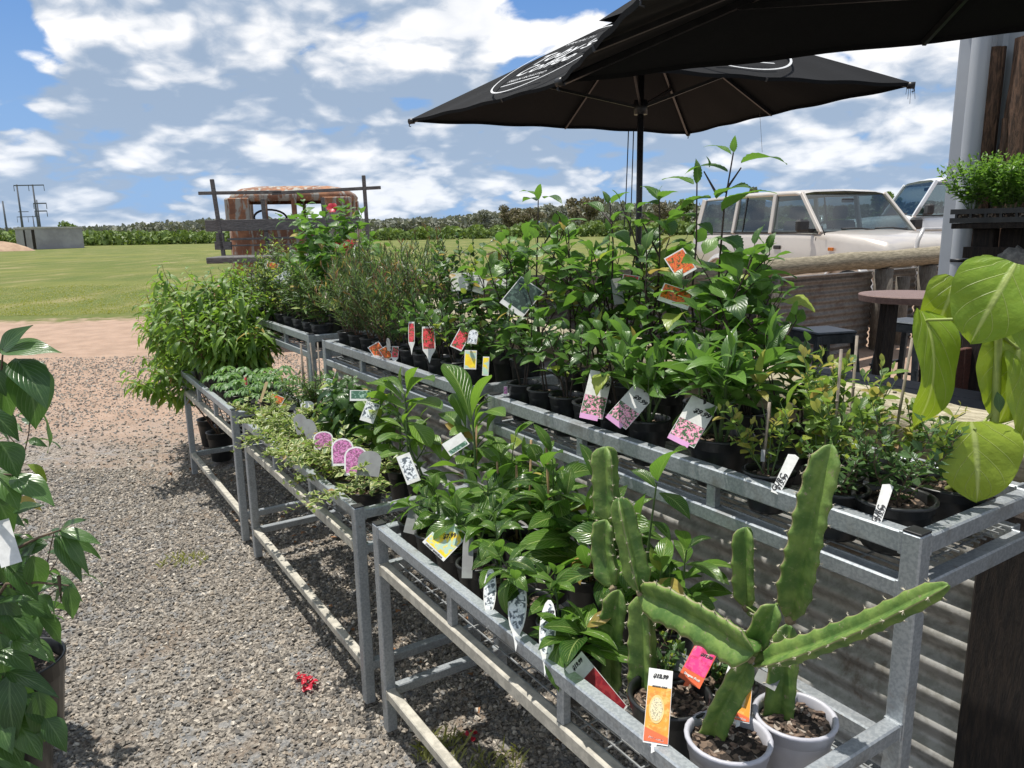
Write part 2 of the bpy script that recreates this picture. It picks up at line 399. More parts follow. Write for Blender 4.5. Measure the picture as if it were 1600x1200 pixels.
GM = mat('ground_gravel_dirt_grass', _ground)
gb_ = MB(); gb_.grid(G); tag(gb_.build('ground', GM), 'grey gravel path running into red dirt and a mown green field', 'ground', kind='structure')

# loose stones near the camera
def _stone(t):
    rn = t.n('ShaderNodeAttribute', attribute_name='rnd').outputs['Fac']; n = t.noise(world_co(t), 90, 4)
    ramp = t.n('ShaderNodeValToRGB', i={0: rn}); e = ramp.color_ramp.elements
    e[0].color = (.105, .098, .090, 1); e[1].color = (.68, .62, .53, 1)
    for pos, cc in ((.3, (.20, .18, .155)), (.5, (.30, .265, .215)), (.65, (.215, .215, .21)), (.8, (.36, .295, .225))):
        q = ramp.color_ramp.elements.new(pos); q.color = (*cc, 1)
    c = t.mix(t.m('MULTIPLY', t.ss(n, .35, .7), .5), ramp.outputs[0], (.12, .11, .10)); dn = t.noise(world_co(t), 1.3, 5, .6); c = t.mix(t.m('MULTIPLY', t.ss(dn, .45, .70), .45), c, (.31, .27, .22))
    return pbr(t, c, .85, 0, n, .3)
STONE = mat('crushed_stone', _stone)
def stones(N, ylo, yhi, xf, size, name, lab, seed):
    r = np.random.default_rng(seed); y = ylo+(yhi-ylo)*r.random(N)**.8; x = xf(y, r.random(N)); z = hz(x, y)
    mk = np.sin(1.7*x+.6*y)*np.sin(.9*y-1.1*x+2)+.35*np.sin(4*x+3*y)+.2*np.sin(9*x-5*y)
    kp = (mk < .38) | (r.random(N) < .60); x, y, z = x[kp], y[kp], z[kp]; N = len(x)
    base = np.array([[-1, -1, -.6], [1, -1, -.6], [1, 1, -.6], [-1, 1, -.6], [-.7, -.7, .7], [.7, -.7, .7], [.7, .7, .7], [-.7, .7, .7]], float)
    V = base[None]*(1+(r.random((N, 8, 3))-.5)*.8); sz = size*(.45+1.1*r.random(N)**2.0)
    V *= np.stack([sz, sz*(.60+.5*r.random(N)), sz*(.40+.55*r.random(N))], -1)[:, None]; t2 = (r.random(N)-.5)*1.7; V = np.stack([V[..., 0]*np.cos(t2)[:, None]-V[..., 2]*np.sin(t2)[:, None], V[..., 1], V[..., 0]*np.sin(t2)[:, None]+V[..., 2]*np.cos(t2)[:, None]], -1)
    a = r.random(N)*2*pi; ti = (r.random(N)-.5)*1.7
    V = np.stack([V[..., 0], V[..., 1]*np.cos(ti)[:, None]-V[..., 2]*np.sin(ti)[:, None], V[..., 1]*np.sin(ti)[:, None]+V[..., 2]*np.cos(ti)[:, None]], -1)
    V = np.stack([V[..., 0]*np.cos(a)[:, None]-V[..., 1]*np.sin(a)[:, None], V[..., 0]*np.sin(a)[:, None]+V[..., 1]*np.cos(a)[:, None], V[..., 2]], -1)
    V += np.stack([x, y, z+sz*(.10+.55*r.random(N))], -1)[:, None]
    F = np.array([[0, 3, 2, 1], [4, 5, 6, 7], [0, 1, 5, 4], [1, 2, 6, 5], [2, 3, 7, 6], [3, 0, 4, 7]])
    F = (np.arange(N)[:, None, None]*8+F[None]).reshape(-1, 4)
    mb = MB(); mb.add(V.reshape(-1, 3), F, rnd=np.repeat(r.random(N), 8)); tag(mb.build(name, STONE), lab, 'gravel', kind='stuff')
stones(135000, 1.15, 4.8, lambda y, q: (-1.0*y-.1)+q*(1.45*y+.6), .0058, 'gravel', 'loose grey and tan crushed stones on the path and beneath the racks', 11)
stones(30000, 4.6, 9.5, lambda y, q: (-.80*y)+q*(.78*y), .007, 'distant_gravel', 'scattered pebbles where the path turns to red dirt', 12)

# grass blades along the near edge of the field
GRASSM = m_leaf('grass_blades', (.15, .19, .04), (.27, .27, .09), vs=0, tr=.35, bump=0)
def blades(N, xf, yf, h, seed, name, lab, wd=.006):
    r = np.random.default_rng(seed); y = yf(r.random(N)); x = xf(y, r.random(N)); z = hz(x, y); a = r.random(N)*2*pi; H = h*(.4+r.random(N)); wv = wd*(1+y/9)
    d = np.stack([np.cos(a), np.sin(a), 0*a], -1); s_ = np.stack([-np.sin(a), np.cos(a), 0*a], -1); b0 = np.stack([x, y, z], -1)
    P = np.stack([b0-s_*wv[:, None], b0+s_*wv[:, None], b0+d*(H*.35)[:, None]+Zv*(H*.7)[:, None]+s_*(wv*.6)[:, None], b0+d*(H*.8)[:, None]+Zv*H[:, None]], 1)
    mb = MB(); mb.add(P.reshape(-1, 3), np.arange(N*4).reshape(-1, 4), rnd=np.repeat(r.random(N), 4)); tag(mb.build(name, GRASSM), lab, 'grass', kind='stuff')
blades(16000, lambda y, q: -.8*y+q*.62*y, lambda q: 14.9+q**1.5*9, .022, 3, 'field_grass', 'short green grass at the near edge of the field')
def weedpatch(cx, cy, r0, N, seed, lab, h=.03):
    r = np.random.default_rng(seed)
    blades(N, lambda y, q: cx+(q-.5)*2*r0, lambda q: cy+(q-.5)*1.6*r0, h, seed, 'weeds', lab, .0022)
weedpatch(*atz(290, 873, 0)[:2], .10, 90, 31, 'small yellowish weed tuft in the middle of the gravel path')
weedpatch(*atz(690, 1165, 0)[:2], .07, 130, 32, 'small green weeds under the nearest rack', .035)
weedpatch(*atz(775, 1190, 0)[:2], .08, 100, 33, 'low weeds right of the fallen petals under the nearest rack', .03)

# ------------------------------------------------------------------ leaf batches
SH = {  'cord': [(-.12, .42), (-.04, .80), (.06, .95), (.18, 1.), (.36, .98), (.55, .86), (.72, .66), (.86, .40), (.95, .16), (1, 0)],
  # half-width profiles along the length
 'ovate':  [(0, .03), (.12, .62), (.30, 1.), (.52, .86), (.76, .45), (.92, .14), (1, .0)],
 'heart':  [(-.10, .50), (0, .80), (.12, .97), (.30, 1.), (.52, .82), (.74, .46), (.9, .15), (1, 0)],
 'obov':   [(0, .04), (.18, .28), (.42, .70), (.66, 1.), (.84, .80), (.95, .35), (1, 0)],
 'ellip':  [(0, .03), (.18, .58), (.42, 1.), (.64, .92), (.84, .50), (1, 0)],
 'lance':  [(0, .05), (.22, .85), (.45, 1.), (.75, .55), (1, 0)],
 'small':  [(0, .08), (.42, 1.), (1, 0)],
 'narrow': [(0, .2), (.5, 1.), (1, 0)],
}
def leaves(mb, base, dr, up, L, Wd, kind='ovate', droop=.25, fold=.25, mat=0, rnd=None, rng=rg, wave=0., serr=0., twist=.0, fine=1):
    base = np.asarray(base, float).reshape(-1, 3); N = len(base)
    if N == 0: return
    dr = nrm(np.broadcast_to(dr, (N, 3))); up = np.broadcast_to(up, (N, 3))
    L = np.broadcast_to(L, N).astype(float); Wd = np.broadcast_to(Wd, N).astype(float); droop = np.broadcast_to(droop, N); fold = np.broadcast_to(fold, N)
    pr = np.array(SH[kind], float)
    if fine > 1:
        tt = np.linspace(pr[0, 0], 1, (len(pr)-1)*fine+1); ww = np.interp(tt, pr[:, 0], pr[:, 1])
        if fine >= 2:
            ww = np.convolve(np.pad(ww, 1, mode='edge'), [.2, .6, .2], 'valid'); ww[0] = pr[0, 1]; ww[-1] = 0
        pr = np.stack([tt, ww], -1)
    K = len(pr); t = pr[:, 0]; wv = pr[:, 1].copy()
    if serr:
        wv = wv*(1+serr*np.where(np.arange(K) % 2 == 0, -1, 1)); 
    sd = nrm(np.cross(dr, up)); nm = np.cross(sd, dr)
    if twist:
        a = (rng.random(N)-.5)*2*twist; sd, nm = sd*np.cos(a)[:, None]+nm*np.sin(a)[:, None], nm*np.cos(a)[:, None]-sd*np.sin(a)[:, None]
    # bend the leaf in the (dr, -nm) plane
    ang = droop[:, None]*2*t[None]
    tcl = np.clip(t, 0, 1)
    cx = np.where(np.abs(droop[:, None]) < 1e-4, t[None], np.sin(ang)/(2*droop[:, None]+1e-9)); cz = np.where(np.abs(droop[:, None]) < 1e-4, 0, (1-np.cos(ang))/(2*droop[:, None]+1e-9))
    ctr = base[:, None]+dr[:, None]*(cx*L[:, None])[..., None]-nm[:, None]*(cz*L[:, None])[..., None]
    ln = nm[:, None]*np.cos(ang)[..., None]+dr[:, None]*np.sin(ang)[..., None]
    us = np.array([-1, 0, 1.]) if fine == 1 else np.array([-1, -.5, 0, .5, 1.])
    ph = rng.random(N)*6
    off = us[None, None, :]*(Wd[:, None]*.5*wv[None])[..., None]
    f_ = fold[:, None, None]
    au = np.abs(us)[None, None]
    lift = np.abs(off)*np.tan(f_)*(1-.35*au*(fine > 1))
    if wave: lift = lift+au*wave*L[:, None, None]*np.sin(t[None, :, None]*11+ph[:, None, None]+us[None, None]*1.3)
    P = ctr[:, :, None]+sd[:, None, None]*(off*np.cos(f_))[..., None]+ln[:, :, None]*lift[..., None]
    U = len(us)
    i = np.arange(K-1)[:, None]*U; j = np.arange(U-1)[None]
    Fq = np.stack([i+j, i+j+1, i+U+j+1, i+U+j], -1).reshape(-1, 4)
    Fa = (np.arange(N)[:, None, None]*K*U+Fq[None]).reshape(-1, 4)
    uv = np.stack([np.broadcast_to((us*.5+.5)[None, None], (N, K, U)), np.broadcast_to(tcl[None, :, None], (N, K, U))], -1).reshape(-1, 2)
    rn = rng.random(N) if rnd is None else np.broadcast_to(rnd, N)
    mb.add(P.reshape(-1, 3), Fa, mat, uv=uv, rnd=np.repeat(rn, K*U), smooth=True)

# ------------------------------------------------------------------ far vegetation
def foliage_mass(name, P, size, matl, seed, tagargs, parent=None, flat=.0):
    r = np.random.default_rng(seed); N = len(P); d = nrm(r.normal(size=(N, 3))); u = nrm(r.normal(size=(N, 3)))
    a = nrm(np.cross(d, u)); b = np.cross(d, a); s_ = size*(.5+r.random(N))
    k = np.arange(5)*2*pi/5
    V = P[:, None]+(a[:, None]*np.cos(k)[None, :, None]+b[:, None]*np.sin(k)[None, :, None]*.7)*s_[:, None, None]*(.7+.6*r.random((N, 5)))[..., None]
    mb = MB(); mb.add(V.reshape(-1, 3), np.arange(N*5).reshape(-1, 5), rnd=np.repeat(r.random(N), 5))
    o = mb.build(name, matl, parent)
    if tagargs: tag(o, *tagargs)
    return o
FARG = m_leaf('orchard_foliage', (.065, .115, .03), (.15, .21, .05), vs=0, tr=.2, bump=0, rough=.6)
FARW = m_leaf('hazed_bushland_foliage', (.13, .145, .115), (.20, .205, .165), vs=0, tr=.1, bump=0, rough=.8)  # leaf colour lightened and greyed to stand in for distance haze
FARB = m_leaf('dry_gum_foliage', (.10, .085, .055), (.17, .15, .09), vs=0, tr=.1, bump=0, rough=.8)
r = np.random.default_rng(8)
# orchard row along the far edge of the field
N = 34000; xx = -190+r.random(N)*330; yy = 128+r.random(N)*7+.05*xx; bump_ = .55+.45*np.abs(np.sin(xx*.62+np.sin(xx*.11)*2))
zz_ = r.random(N)**.8*2.3*bump_*(1+.18*np.sin(xx*.05))
foliage_mass('orchard_row', np.stack([xx, yy, zz_], -1), .34, FARG, 9, ('long low row of dark green orchard trees across the far field edge', 'orchard', None, 'stuff'))
# wooded ridge
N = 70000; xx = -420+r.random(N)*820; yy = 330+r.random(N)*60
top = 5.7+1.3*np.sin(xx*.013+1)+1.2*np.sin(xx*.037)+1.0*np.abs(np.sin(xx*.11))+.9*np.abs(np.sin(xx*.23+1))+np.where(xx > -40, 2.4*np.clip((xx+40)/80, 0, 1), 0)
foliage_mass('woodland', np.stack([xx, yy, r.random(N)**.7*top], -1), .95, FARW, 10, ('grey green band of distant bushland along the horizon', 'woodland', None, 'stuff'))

TRUNK = simple('pale_gum_trunk', (.30, .26, .21), (.16, .13, .10), 6, .9)
def far_tree(x, y, h, wd, m, lab, seed, n=2200, trunkfrac=.35, sz=None):
    z0 = float(hz(x, y)); root = thing('tree', (x, y, z0), lab, 'tree', 'trees beyond the field'); P_ = PART(root); r = np.random.default_rng(seed)
    tb = MB(); tb.tube([(x, y, z0), (x+.02*h, y, z0+h*.3), (x-.01*h, y, z0+h*.6)], [h*.028, h*.02, h*.008], 6)
    cl = []
    nb = 9
    for k in range(nb):
        a = r.random()*2*pi; rr = (r.random()**.6)*wd*.5; zc = z0+h*(trunkfrac+(1-trunkfrac)*r.random()**.8*.9)
        tip = np.array([x+rr*cos(a), y+rr*sin(a), zc]); tb.tube([(x, y, z0+h*.28+.02*k*h), (np.array([x, y, z0+h*.4])+tip)/2, tip], [h*.012, h*.008, h*.003], 5)
        q = nrm(r.normal(size=(n//nb, 3)))*(r.random((n//nb, 1))**.45)*np.array([wd*.24, wd*.24, h*.15]); cl.append(tip+q)
    P_(tb, 'trunk', TRUNK)
    o = foliage_mass('crown', np.concatenate(cl)-np.array(root.location), sz or h*.034, m, seed+1, None, root)
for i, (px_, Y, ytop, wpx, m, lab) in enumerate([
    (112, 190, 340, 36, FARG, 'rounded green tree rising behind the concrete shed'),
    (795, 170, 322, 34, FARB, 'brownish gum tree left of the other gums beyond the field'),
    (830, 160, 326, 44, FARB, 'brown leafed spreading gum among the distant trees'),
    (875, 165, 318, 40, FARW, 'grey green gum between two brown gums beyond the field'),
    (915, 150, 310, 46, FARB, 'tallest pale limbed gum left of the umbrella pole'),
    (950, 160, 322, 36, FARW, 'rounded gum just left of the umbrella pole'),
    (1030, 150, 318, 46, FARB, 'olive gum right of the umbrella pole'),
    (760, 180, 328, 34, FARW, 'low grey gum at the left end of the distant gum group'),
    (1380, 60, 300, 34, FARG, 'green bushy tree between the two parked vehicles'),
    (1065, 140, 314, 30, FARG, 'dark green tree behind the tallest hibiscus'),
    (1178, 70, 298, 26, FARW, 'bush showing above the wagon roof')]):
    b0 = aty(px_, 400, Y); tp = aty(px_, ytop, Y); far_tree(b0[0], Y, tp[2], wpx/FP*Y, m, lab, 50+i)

# concrete shed, dirt mound, power poles
SHEDM = simple('stained_concrete', (.36, .35, .37), (.27, .26, .28), .45, .9, detail=7, stretch=(1, 1, 1.5))
SHEDS = simple('shed_roof', (.46, .44, .42), (.36, .34, .33), 1, .8)
a = aty(22, 352, 100); b = aty(53, 352, 96); c = aty(128, 355, 104)
root = thing('shed', (b[0], b[1], 0), 'low grey concrete shed with a flat roof across the field', 'shed'); P_ = PART(root)
mb = MB(); h0, h1 = a[2], c[2]-.15
q = [np.array([a[0], a[1], 0]), np.array([b[0], b[1], 0]), np.array([c[0], c[1], 0]), np.array([a[0]+c[0]-b[0], a[1]+c[1]-b[1]+3, 0])]
mb.prism(q, (0, 0, h1)); P_(mb, 'wall', SHEDM)
ctr = sum(q)/4; mb = MB(); mb.prism([ctr+(p-ctr)*1.03+np.array([0, 0, h1+.002]) for p in q], (0, 0, .22)); P_(mb, 'roof', SHEDS)
mb = MB(); d_ = nrm(q[1]-q[0]); mb.box(q[1]-d_*.35+np.array([0, -.06, h1/2-.05]), (.5, .12, h1-.2), None); P_(mb, 'door', DARKW)
mb = MB(); mb.box(q[0]*.52+q[1]*.48+np.array([0, -.08, h1/2-.05]), (.16, .12, h1-.2)); P_(mb, 'downpipe', DARKW)
mb = MB(); c = aty(-6, 385, 88); th = np.linspace(0, 2*pi, 20, endpoint=False); rr = [(1, 0), (.8, .35), (.5, .75), (.2, .96), (.02, 1)]
DIRTM = simple('sandy_dirt', (.42, .30, .20), (.33, .22, .15), 1.5, .95)
mb.grid(np.array([[(c[0]+3.9*q_*cos(t_)*(1+.12*sin(3*t_)), c[1]+2*q_*sin(t_), 1.0*z_*(1+.15*sin(2*t_+1))) for t_ in np.append(th, th[0])] for q_, z_ in rr]))
tag(mb.build('dirt_mound', DIRTM), 'low heap of sandy soil left of the concrete shed', 'dirt mound', kind='structure')
POLEM = simple('pole_timber', (.13, .14, .16), (.10, .11, .13), 2, .9)
def pole_frame(xs, Y, ytop, arms, lab, name='power_pole', r_=.17):
    X0 = aty(xs[0], 360, Y); root = thing(name, (X0[0], Y, 0), lab, 'power pole'); P_ = PART(root)
    for x_ in xs:
        tp = aty(x_[1] if isinstance(x_, tuple) else x_, ytop, Y) if False else None
    for x_ in xs:
        g = aty(x_, 358, Y); z1 = aty(x_, ytop, Y)[2]; mb = MB(); mb.tube([(g[0], Y, 0), (g[0], Y, z1)], [r_*1.1, r_*.75], 8); P_(mb, 'pole', POLEM)
    for (xa, xb, ya, ins) in arms:
        A_ = aty(xa, ya, Y); B_ = aty(xb, ya, Y); z = A_[2]; mb = MB(); mb.beam((A_[0], Y-.2, z), (B_[0], Y-.2, z), .22, .28); P_(mb, 'crossarm', POLEM)
        for x_ in ins:
            I_ = aty(x_, ya, Y); mb = MB(); mb.tube([(I_[0], Y-.2, z-.14), (I_[0], Y-.2, z-1.5*Y/210)], .09, 6); P_(mb, 'insulator', POLEM)
pole_frame([36.0, 60.5], 210, 288, [(22, 69, 290, (22, 45, 69))], 'tall two legged timber power pole frame behind the shed', 'power_pole', .26)
pole_frame([63.5], 190, 312, [(53, 73, 318, (53, 73)), (55, 74, 330, (55, 74))], 'single power pole with two crossarms right of the tall frame', r_=.2)
pole_frame([10.5], 150, 314, [], 'bare leaning looking power pole at the far left', r_=.19)
pole_frame([34.5, 54], 330, 337, [(27, 62, 339, (27, 44, 62)), (29, 45, 331, ())], 'small distant power pole frame behind the tall one', 'power_pole', .26)
# ------------------------------------------------------------------ display racks (stepped, two shelves each)
SWB = np.array([AX, BX, Zv])
def rack(s0, s1, lab):
    o = W(s0, .77, 0); root = thing('plant_rack', o, lab, 'plant rack', 'galvanised stepped plant racks'); P_ = PART(root)
    t = .034; bv = .003; e = t/2
    for s in (s0+e, s1-e):
        for b, h in ((.77+e, .67), (1.17+e, 1.0), (1.58, 1.0)):
            if s1 > -1 and b > 1.5 and s > -1: continue   # here the shelf is fixed to the fence post
            mb = MB(); mb.box(W(s, b, h/2+.001), (t, t, h), SWB, bev=bv); mb.box(W(s, b, h+.0025), (t*.94, t*.94, .004), SWB, mat=1, bev=.001)
            P_(mb, 'leg', [GALV, BLKM])
    def rail(sa, ba, sb, bb, z, hh=.034, m=GALV, name='rail'):
        mb = MB(); pa, pb = W(sa, ba, z), W(sb, bb, z); mb.beam(pa, pb, t*.86, hh, bev=bv); dd = nrm(pb-pa)*.005
        for q0, q1 in ((pa-dd*.3, pa+dd), (pb-dd, pb+dd*.3)): mb.beam(q0, q1, t*.86+.003, hh+.003, bev=.0012)
        P_(mb, name, m)
    a, b = s0+t, s1-t
    for z, m in ((.651, GALV), (.536, GALVD)): rail(a, .77+e, b, .77+e, z, m=m)
    for z in (.60, .52): rail(a, 1.17+e, b, 1.17+e, z, .03)
    for z in (.98, .895): rail(a, 1.17+e, b, 1.17+e, z, .038 if z > .95 else .032); rail(a, 1.58, b, 1.58, z, .034)
    for s in (s0+e, s1-e):
        for z in (.645, .53): rail(s, .77+t, s, 1.17, z, .03)
        for z in (.978, .893): rail(s, 1.17+t, s, 1.58-e, z)
        rail(s, .77+t, s, 1.17, .13, .03); (rail(s, 1.17+t, s, 1.58-e, .13, .03) if not (s1 > -1 and s > -1) else None)
    rail(a, .77+e, b, .77+e, .13, .03, GALVD, 'foot_rail')
    for f_ in (1/3, 2/3):
        s = s0+(s1-s0)*f_
        mb = MB(); mb.box(W(s, .77+e, .5935), (.022, .02, .081), SWB, bev=.002); P_(mb, 'upright', GALV)
        mb = MB(); mb.box(W(s, 1.17+e, .936), (.024, .02, .050), SWB, bev=.002); P_(mb, 'upright', GALV)
    for ba, bb, z in ((.80, 1.175, .551), (1.20, 1.57, .913)):
        mb = MB(); wz = .0016
        for b_ in np.arange(ba, bb, .024): mb.beam(W(a, b_, z), W(b, b_, z), wz*2, wz*2)
        for s_ in np.arange(a, b, .075): mb.beam(W(s_, ba, z-.0034), W(s_, bb, z-.0034), wz*2, wz*2)
        P_(mb, 'shelf_mesh', WIREM)
    return root
rack(-1.965, -.605, 'nearest galvanised stepped rack, the one holding the cacti and gardenias')
rack(-3.49, -2.10, 'middle galvanised stepped rack with trailing variegated plants over its front rail')
rack(-5.01, -3.69, 'farthest galvanised stepped rack with the bushy peach trees at its end')

# ------------------------------------------------------------------ fences with log rails
def corr_sheet(mb, p0, dirv, L, z0, z1, nrm_, pitch=.076, amp=.0085, matl=0, seg=10):
    nz = int((z1-z0)/pitch*8); z = np.linspace(z0, z1, nz); x = np.linspace(0, L, seg)
    off = amp*np.sin(z/pitch*2*pi)
    G = p0[None, None]+dirv*x[:, None, None]+Zv*z[None, :, None]+nrm_*off[None, :, None]; mb.grid(G, matl)
def log(mb, p, q, r0, seed, n=18, m=26, mat=0, endmat=None):
    r = np.random.default_rng(seed); t = np.linspace(0, 1, m); P = p+(q-p)*t[:, None]
    P = P+np.cumsum(r.normal(size=(m, 3))*.004, 0); rr = r0*(1+.07*np.sin(t*9+seed)+.04*np.sin(t*23)); th = np.arange(n)
    prof = 1+.05*np.sin(th*2*pi/n*3+seed)[None]+.025*r.normal(size=(1, n))+.012*r.normal(size=(m, n))
    mb.tube(P, rr, n, mat, prof=prof)
def fence_log(P_, p, q, r0, seed, name='log_rail', m=None):
    """log made in its own axis frame so that the grain runs along it"""
    p = np.array(p, float); q = np.array(q, float); L = np.linalg.norm(q-p); d = (q-p)/L
    mb = MB(); log(mb, np.zeros(3), np.array([L, 0, 0]), r0, seed)
    o = mb.build(name, m or LOGW, P_.r); sd = nrm(np.cross(Zv, d)); u = np.cross(d, sd)
    o.matrix_local = mathutils.Matrix(((d[0], sd[0], u[0], p[0]-P_.o[0]), (d[1], sd[1], u[1], p[1]-P_.o[1]), (d[2], sd[2], u[2], p[2]-P_.o[2]), (0, 0, 0, 1)))
    return o
root = thing('corrugated_fence', W(-2.5, 1.80, 0), 'rusty corrugated iron fence topped by a pale log, running right behind the plant racks', 'fence'); P_ = PART(root)
for s0, s1 in ((-4.85, -3.5), (-3.52, -2.05), (-2.03, -.735)):
    mb = MB(); corr_sheet(mb, W(s0, 1.70, 0), AX, s1-s0, .0, .93, -BX, amp=.012); P_(mb, 'iron_sheet', CORRA)
for k, sx_ in enumerate((-.62, -.385, -.15)):
    mb = MB(); mb.box(W(sx_, 1.69-.006*k, .455), (.232, .08, .91), SWB, bev=.006); P_(mb, 'post', DARKW)
for s in (-2.04, -3.51, -4.80):
    mb = MB(); mb.tube([W(s, 1.79, 0), W(s, 1.79, .99)], .06, 12); P_(mb, 'post', POSTW)
fence_log(P_, W(-5.0, 1.79, 1.10), W(-2.3, 1.79, 1.045), .074, 3)
fence_log(P_, W(-2.28, 1.80, 1.045), W(.1, 1.80, 1.02), .082, 5)
CN = np.array([-1.12, 5.22, 0]); 
def BF(t, off, z): return CN+BX*t+(-AX)*off+Zv*z
root = thing('corrugated_fence', BF(5, 0, 0), 'shaded corrugated fence with a long log rail, standing in front of the parked wagon', 'fence'); P_ = PART(root)
tt = [.2, 2.25, 4.38, 6.35, 7.25, 9.3]
for i in range(5):
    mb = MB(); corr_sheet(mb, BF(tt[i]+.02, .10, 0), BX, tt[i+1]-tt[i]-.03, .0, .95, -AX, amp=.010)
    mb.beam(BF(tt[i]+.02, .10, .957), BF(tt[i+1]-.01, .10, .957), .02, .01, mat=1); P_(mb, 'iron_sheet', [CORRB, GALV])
for i, t_ in enumerate(tt+[6.75]):
    mb = MB(); mb.tube([BF(t_, -.03, 0), BF(t_, -.03, .99 if i < 6 else .88)], .10 if i not in (0, 6) else .075, 14); P_(mb, 'post', POSTW)
fence_log(P_, BF(.15, -.03, 1.10), BF(3.75, -.03, 1.06), .085, 7, m=LOGB)
fence_log(P_, BF(3.75, -.03, 1.07), BF(9.9, -.03, 1.10), .098, 9, m=LOGB)
# short cut log lying on the corner of the two fences
root = thing('log', W(-4.9, 1.95, 1.17), 'short cut log end resting on the fence corner behind the oleanders', 'log'); P_ = PART(root)
fence_log(P_, W(-4.75, 1.66, 1.245), W(-4.75, 2.25, 1.23), .06, 12, 'cut_log')

# ------------------------------------------------------------------ building at the right
BS, BB = -2.148, 4.09
root = thing('building', W(BS, BB, 0), 'pale grey ribbed metal building at the right edge', 'building'); P_ = PART(root)
mb = MB(); xs = [0.0]; ys = [0.0]; q = .07
while q < 4.2:
    for a_, b_ in ((0, 0), (.085, 0), (.10, .022), (.125, .022), (.14, 0)): xs.append(q+a_); ys.append(b_)
    q += .19
G = np.array([[W(BS+x, BB-y, z) for z in (0.02, 1.5, 3.2)] for x, y in zip(xs, ys)]); mb.grid(G, smooth=False)
G = np.array([[W(BS, BB+x, z) for z in (0.02, 3.2)] for x in np.linspace(0, 7, 5)]); mb.grid(G, smooth=False)
mb.box(W(BS+2.1, BB+3.5, 3.1), (4.2, 7, .1), SWB); P_(mb, 'wall', WALLM)
mb = MB(); mb.box(W(BS+.032, BB-.010, 1.6), (.068, .016, 3.16), SWB); mb.box(W(BS-.010, BB+.032, 1.6), (.016, .068, 3.16), SWB); P_(mb, 'corner_flashing', PIPEM)
pc = aty(1536, 50, 3.84); pc = np.array([pc[0], pc[1], 0]); mb = MB()
mb.tube([pc+Zv*z for z in (0, .6, 1.2, 1.8, 2.4, 3.1)], .043, 20); mb.tube([pc+Zv*1.30, pc+Zv*1.315], .0455, 20, mat=1)
P_(mb, 'downpipe', [PIPEM, BLKM])
GUT = simple('gutter', (.4, .43, .46), None, 3, .4); mb = MB(); mb.box(W(BS+2.0, BB-.09, 3.12), (4.3, .12, .12), SWB); P_(mb, 'gutter', GUT)
slabs = [(1534, 1569, 78, 'bark edged timber slab, tallest of the row against the metal wall'),
         (1566, 1586, 186, 'shorter bark slab right of the tallest one against the metal wall'),
         (1588, 1640, 60, 'rough bark slab at the right edge of the photo against the wall')]
for x0, x1, yt, lab in slabs:
    b_ = 4.02; p0 = atb(x0, yt, b_); p1 = atb(x1, yt, b_); zt = p0[2]; sA = p0.dot(AX); sB = p1.dot(AX)
    n = 9; r = np.random.default_rng(int(x0)); mb = MB(); z = np.linspace(0, zt, 26)
    L_ = sA+.006*r.normal(size=26)+.01*np.sin(z*3+x0); R_ = sB+.006*r.normal(size=26)
    G = []
    for u in np.linspace(0, 1, n):
        bulge = .030*sin(pi*u)**.7
        G.append([W(L_[k]*(1-u)+R_[k]*u, b_-bulge-.006*r.random(), z[k]) for k in range(26)])
    mb.grid(np.array(G)); mb.box(W((sA+sB)/2, b_+.012, zt/2), (sB-sA, .024, zt-.002), SWB)
    root = thing('timber_slab', W(sA, b_, 0), lab, 'timber slab', 'bark slabs against the wall'); PART(root)(mb, 'slab', BARK)

# wall shelf on dark posts, holding a tray
sh = atb(1490, 349, 3.55); zs = sh[2]; s_l = sh.dot(AX)
root = thing('timber_shelf', W(s_l, 3.55, 0), 'dark timber shelf stand carrying the bushy herb tray by the downpipe', 'shelf'); P_ = PART(root)
mb = MB(); mb.box(W(s_l+.45, 3.68, zs-.012), (.9, .30, .024), SWB, bev=.002); P_(mb, 'shelf_board', DARKW)
for k, ds in enumerate((.07, .17, .30, .45, .6)):
    mb = MB(); mb.box(W(s_l+ds+.02, 3.66+.03*(k % 2), (zs-.024)/2), (.09, .05, zs-.026), SWB, bev=.004); P_(mb, 'post', DARKW)
mb = MB(); mb.box(W(s_l+.3, 3.62, zs-.13), (.55, .03, .05), SWB); P_(mb, 'rail', DARKW)

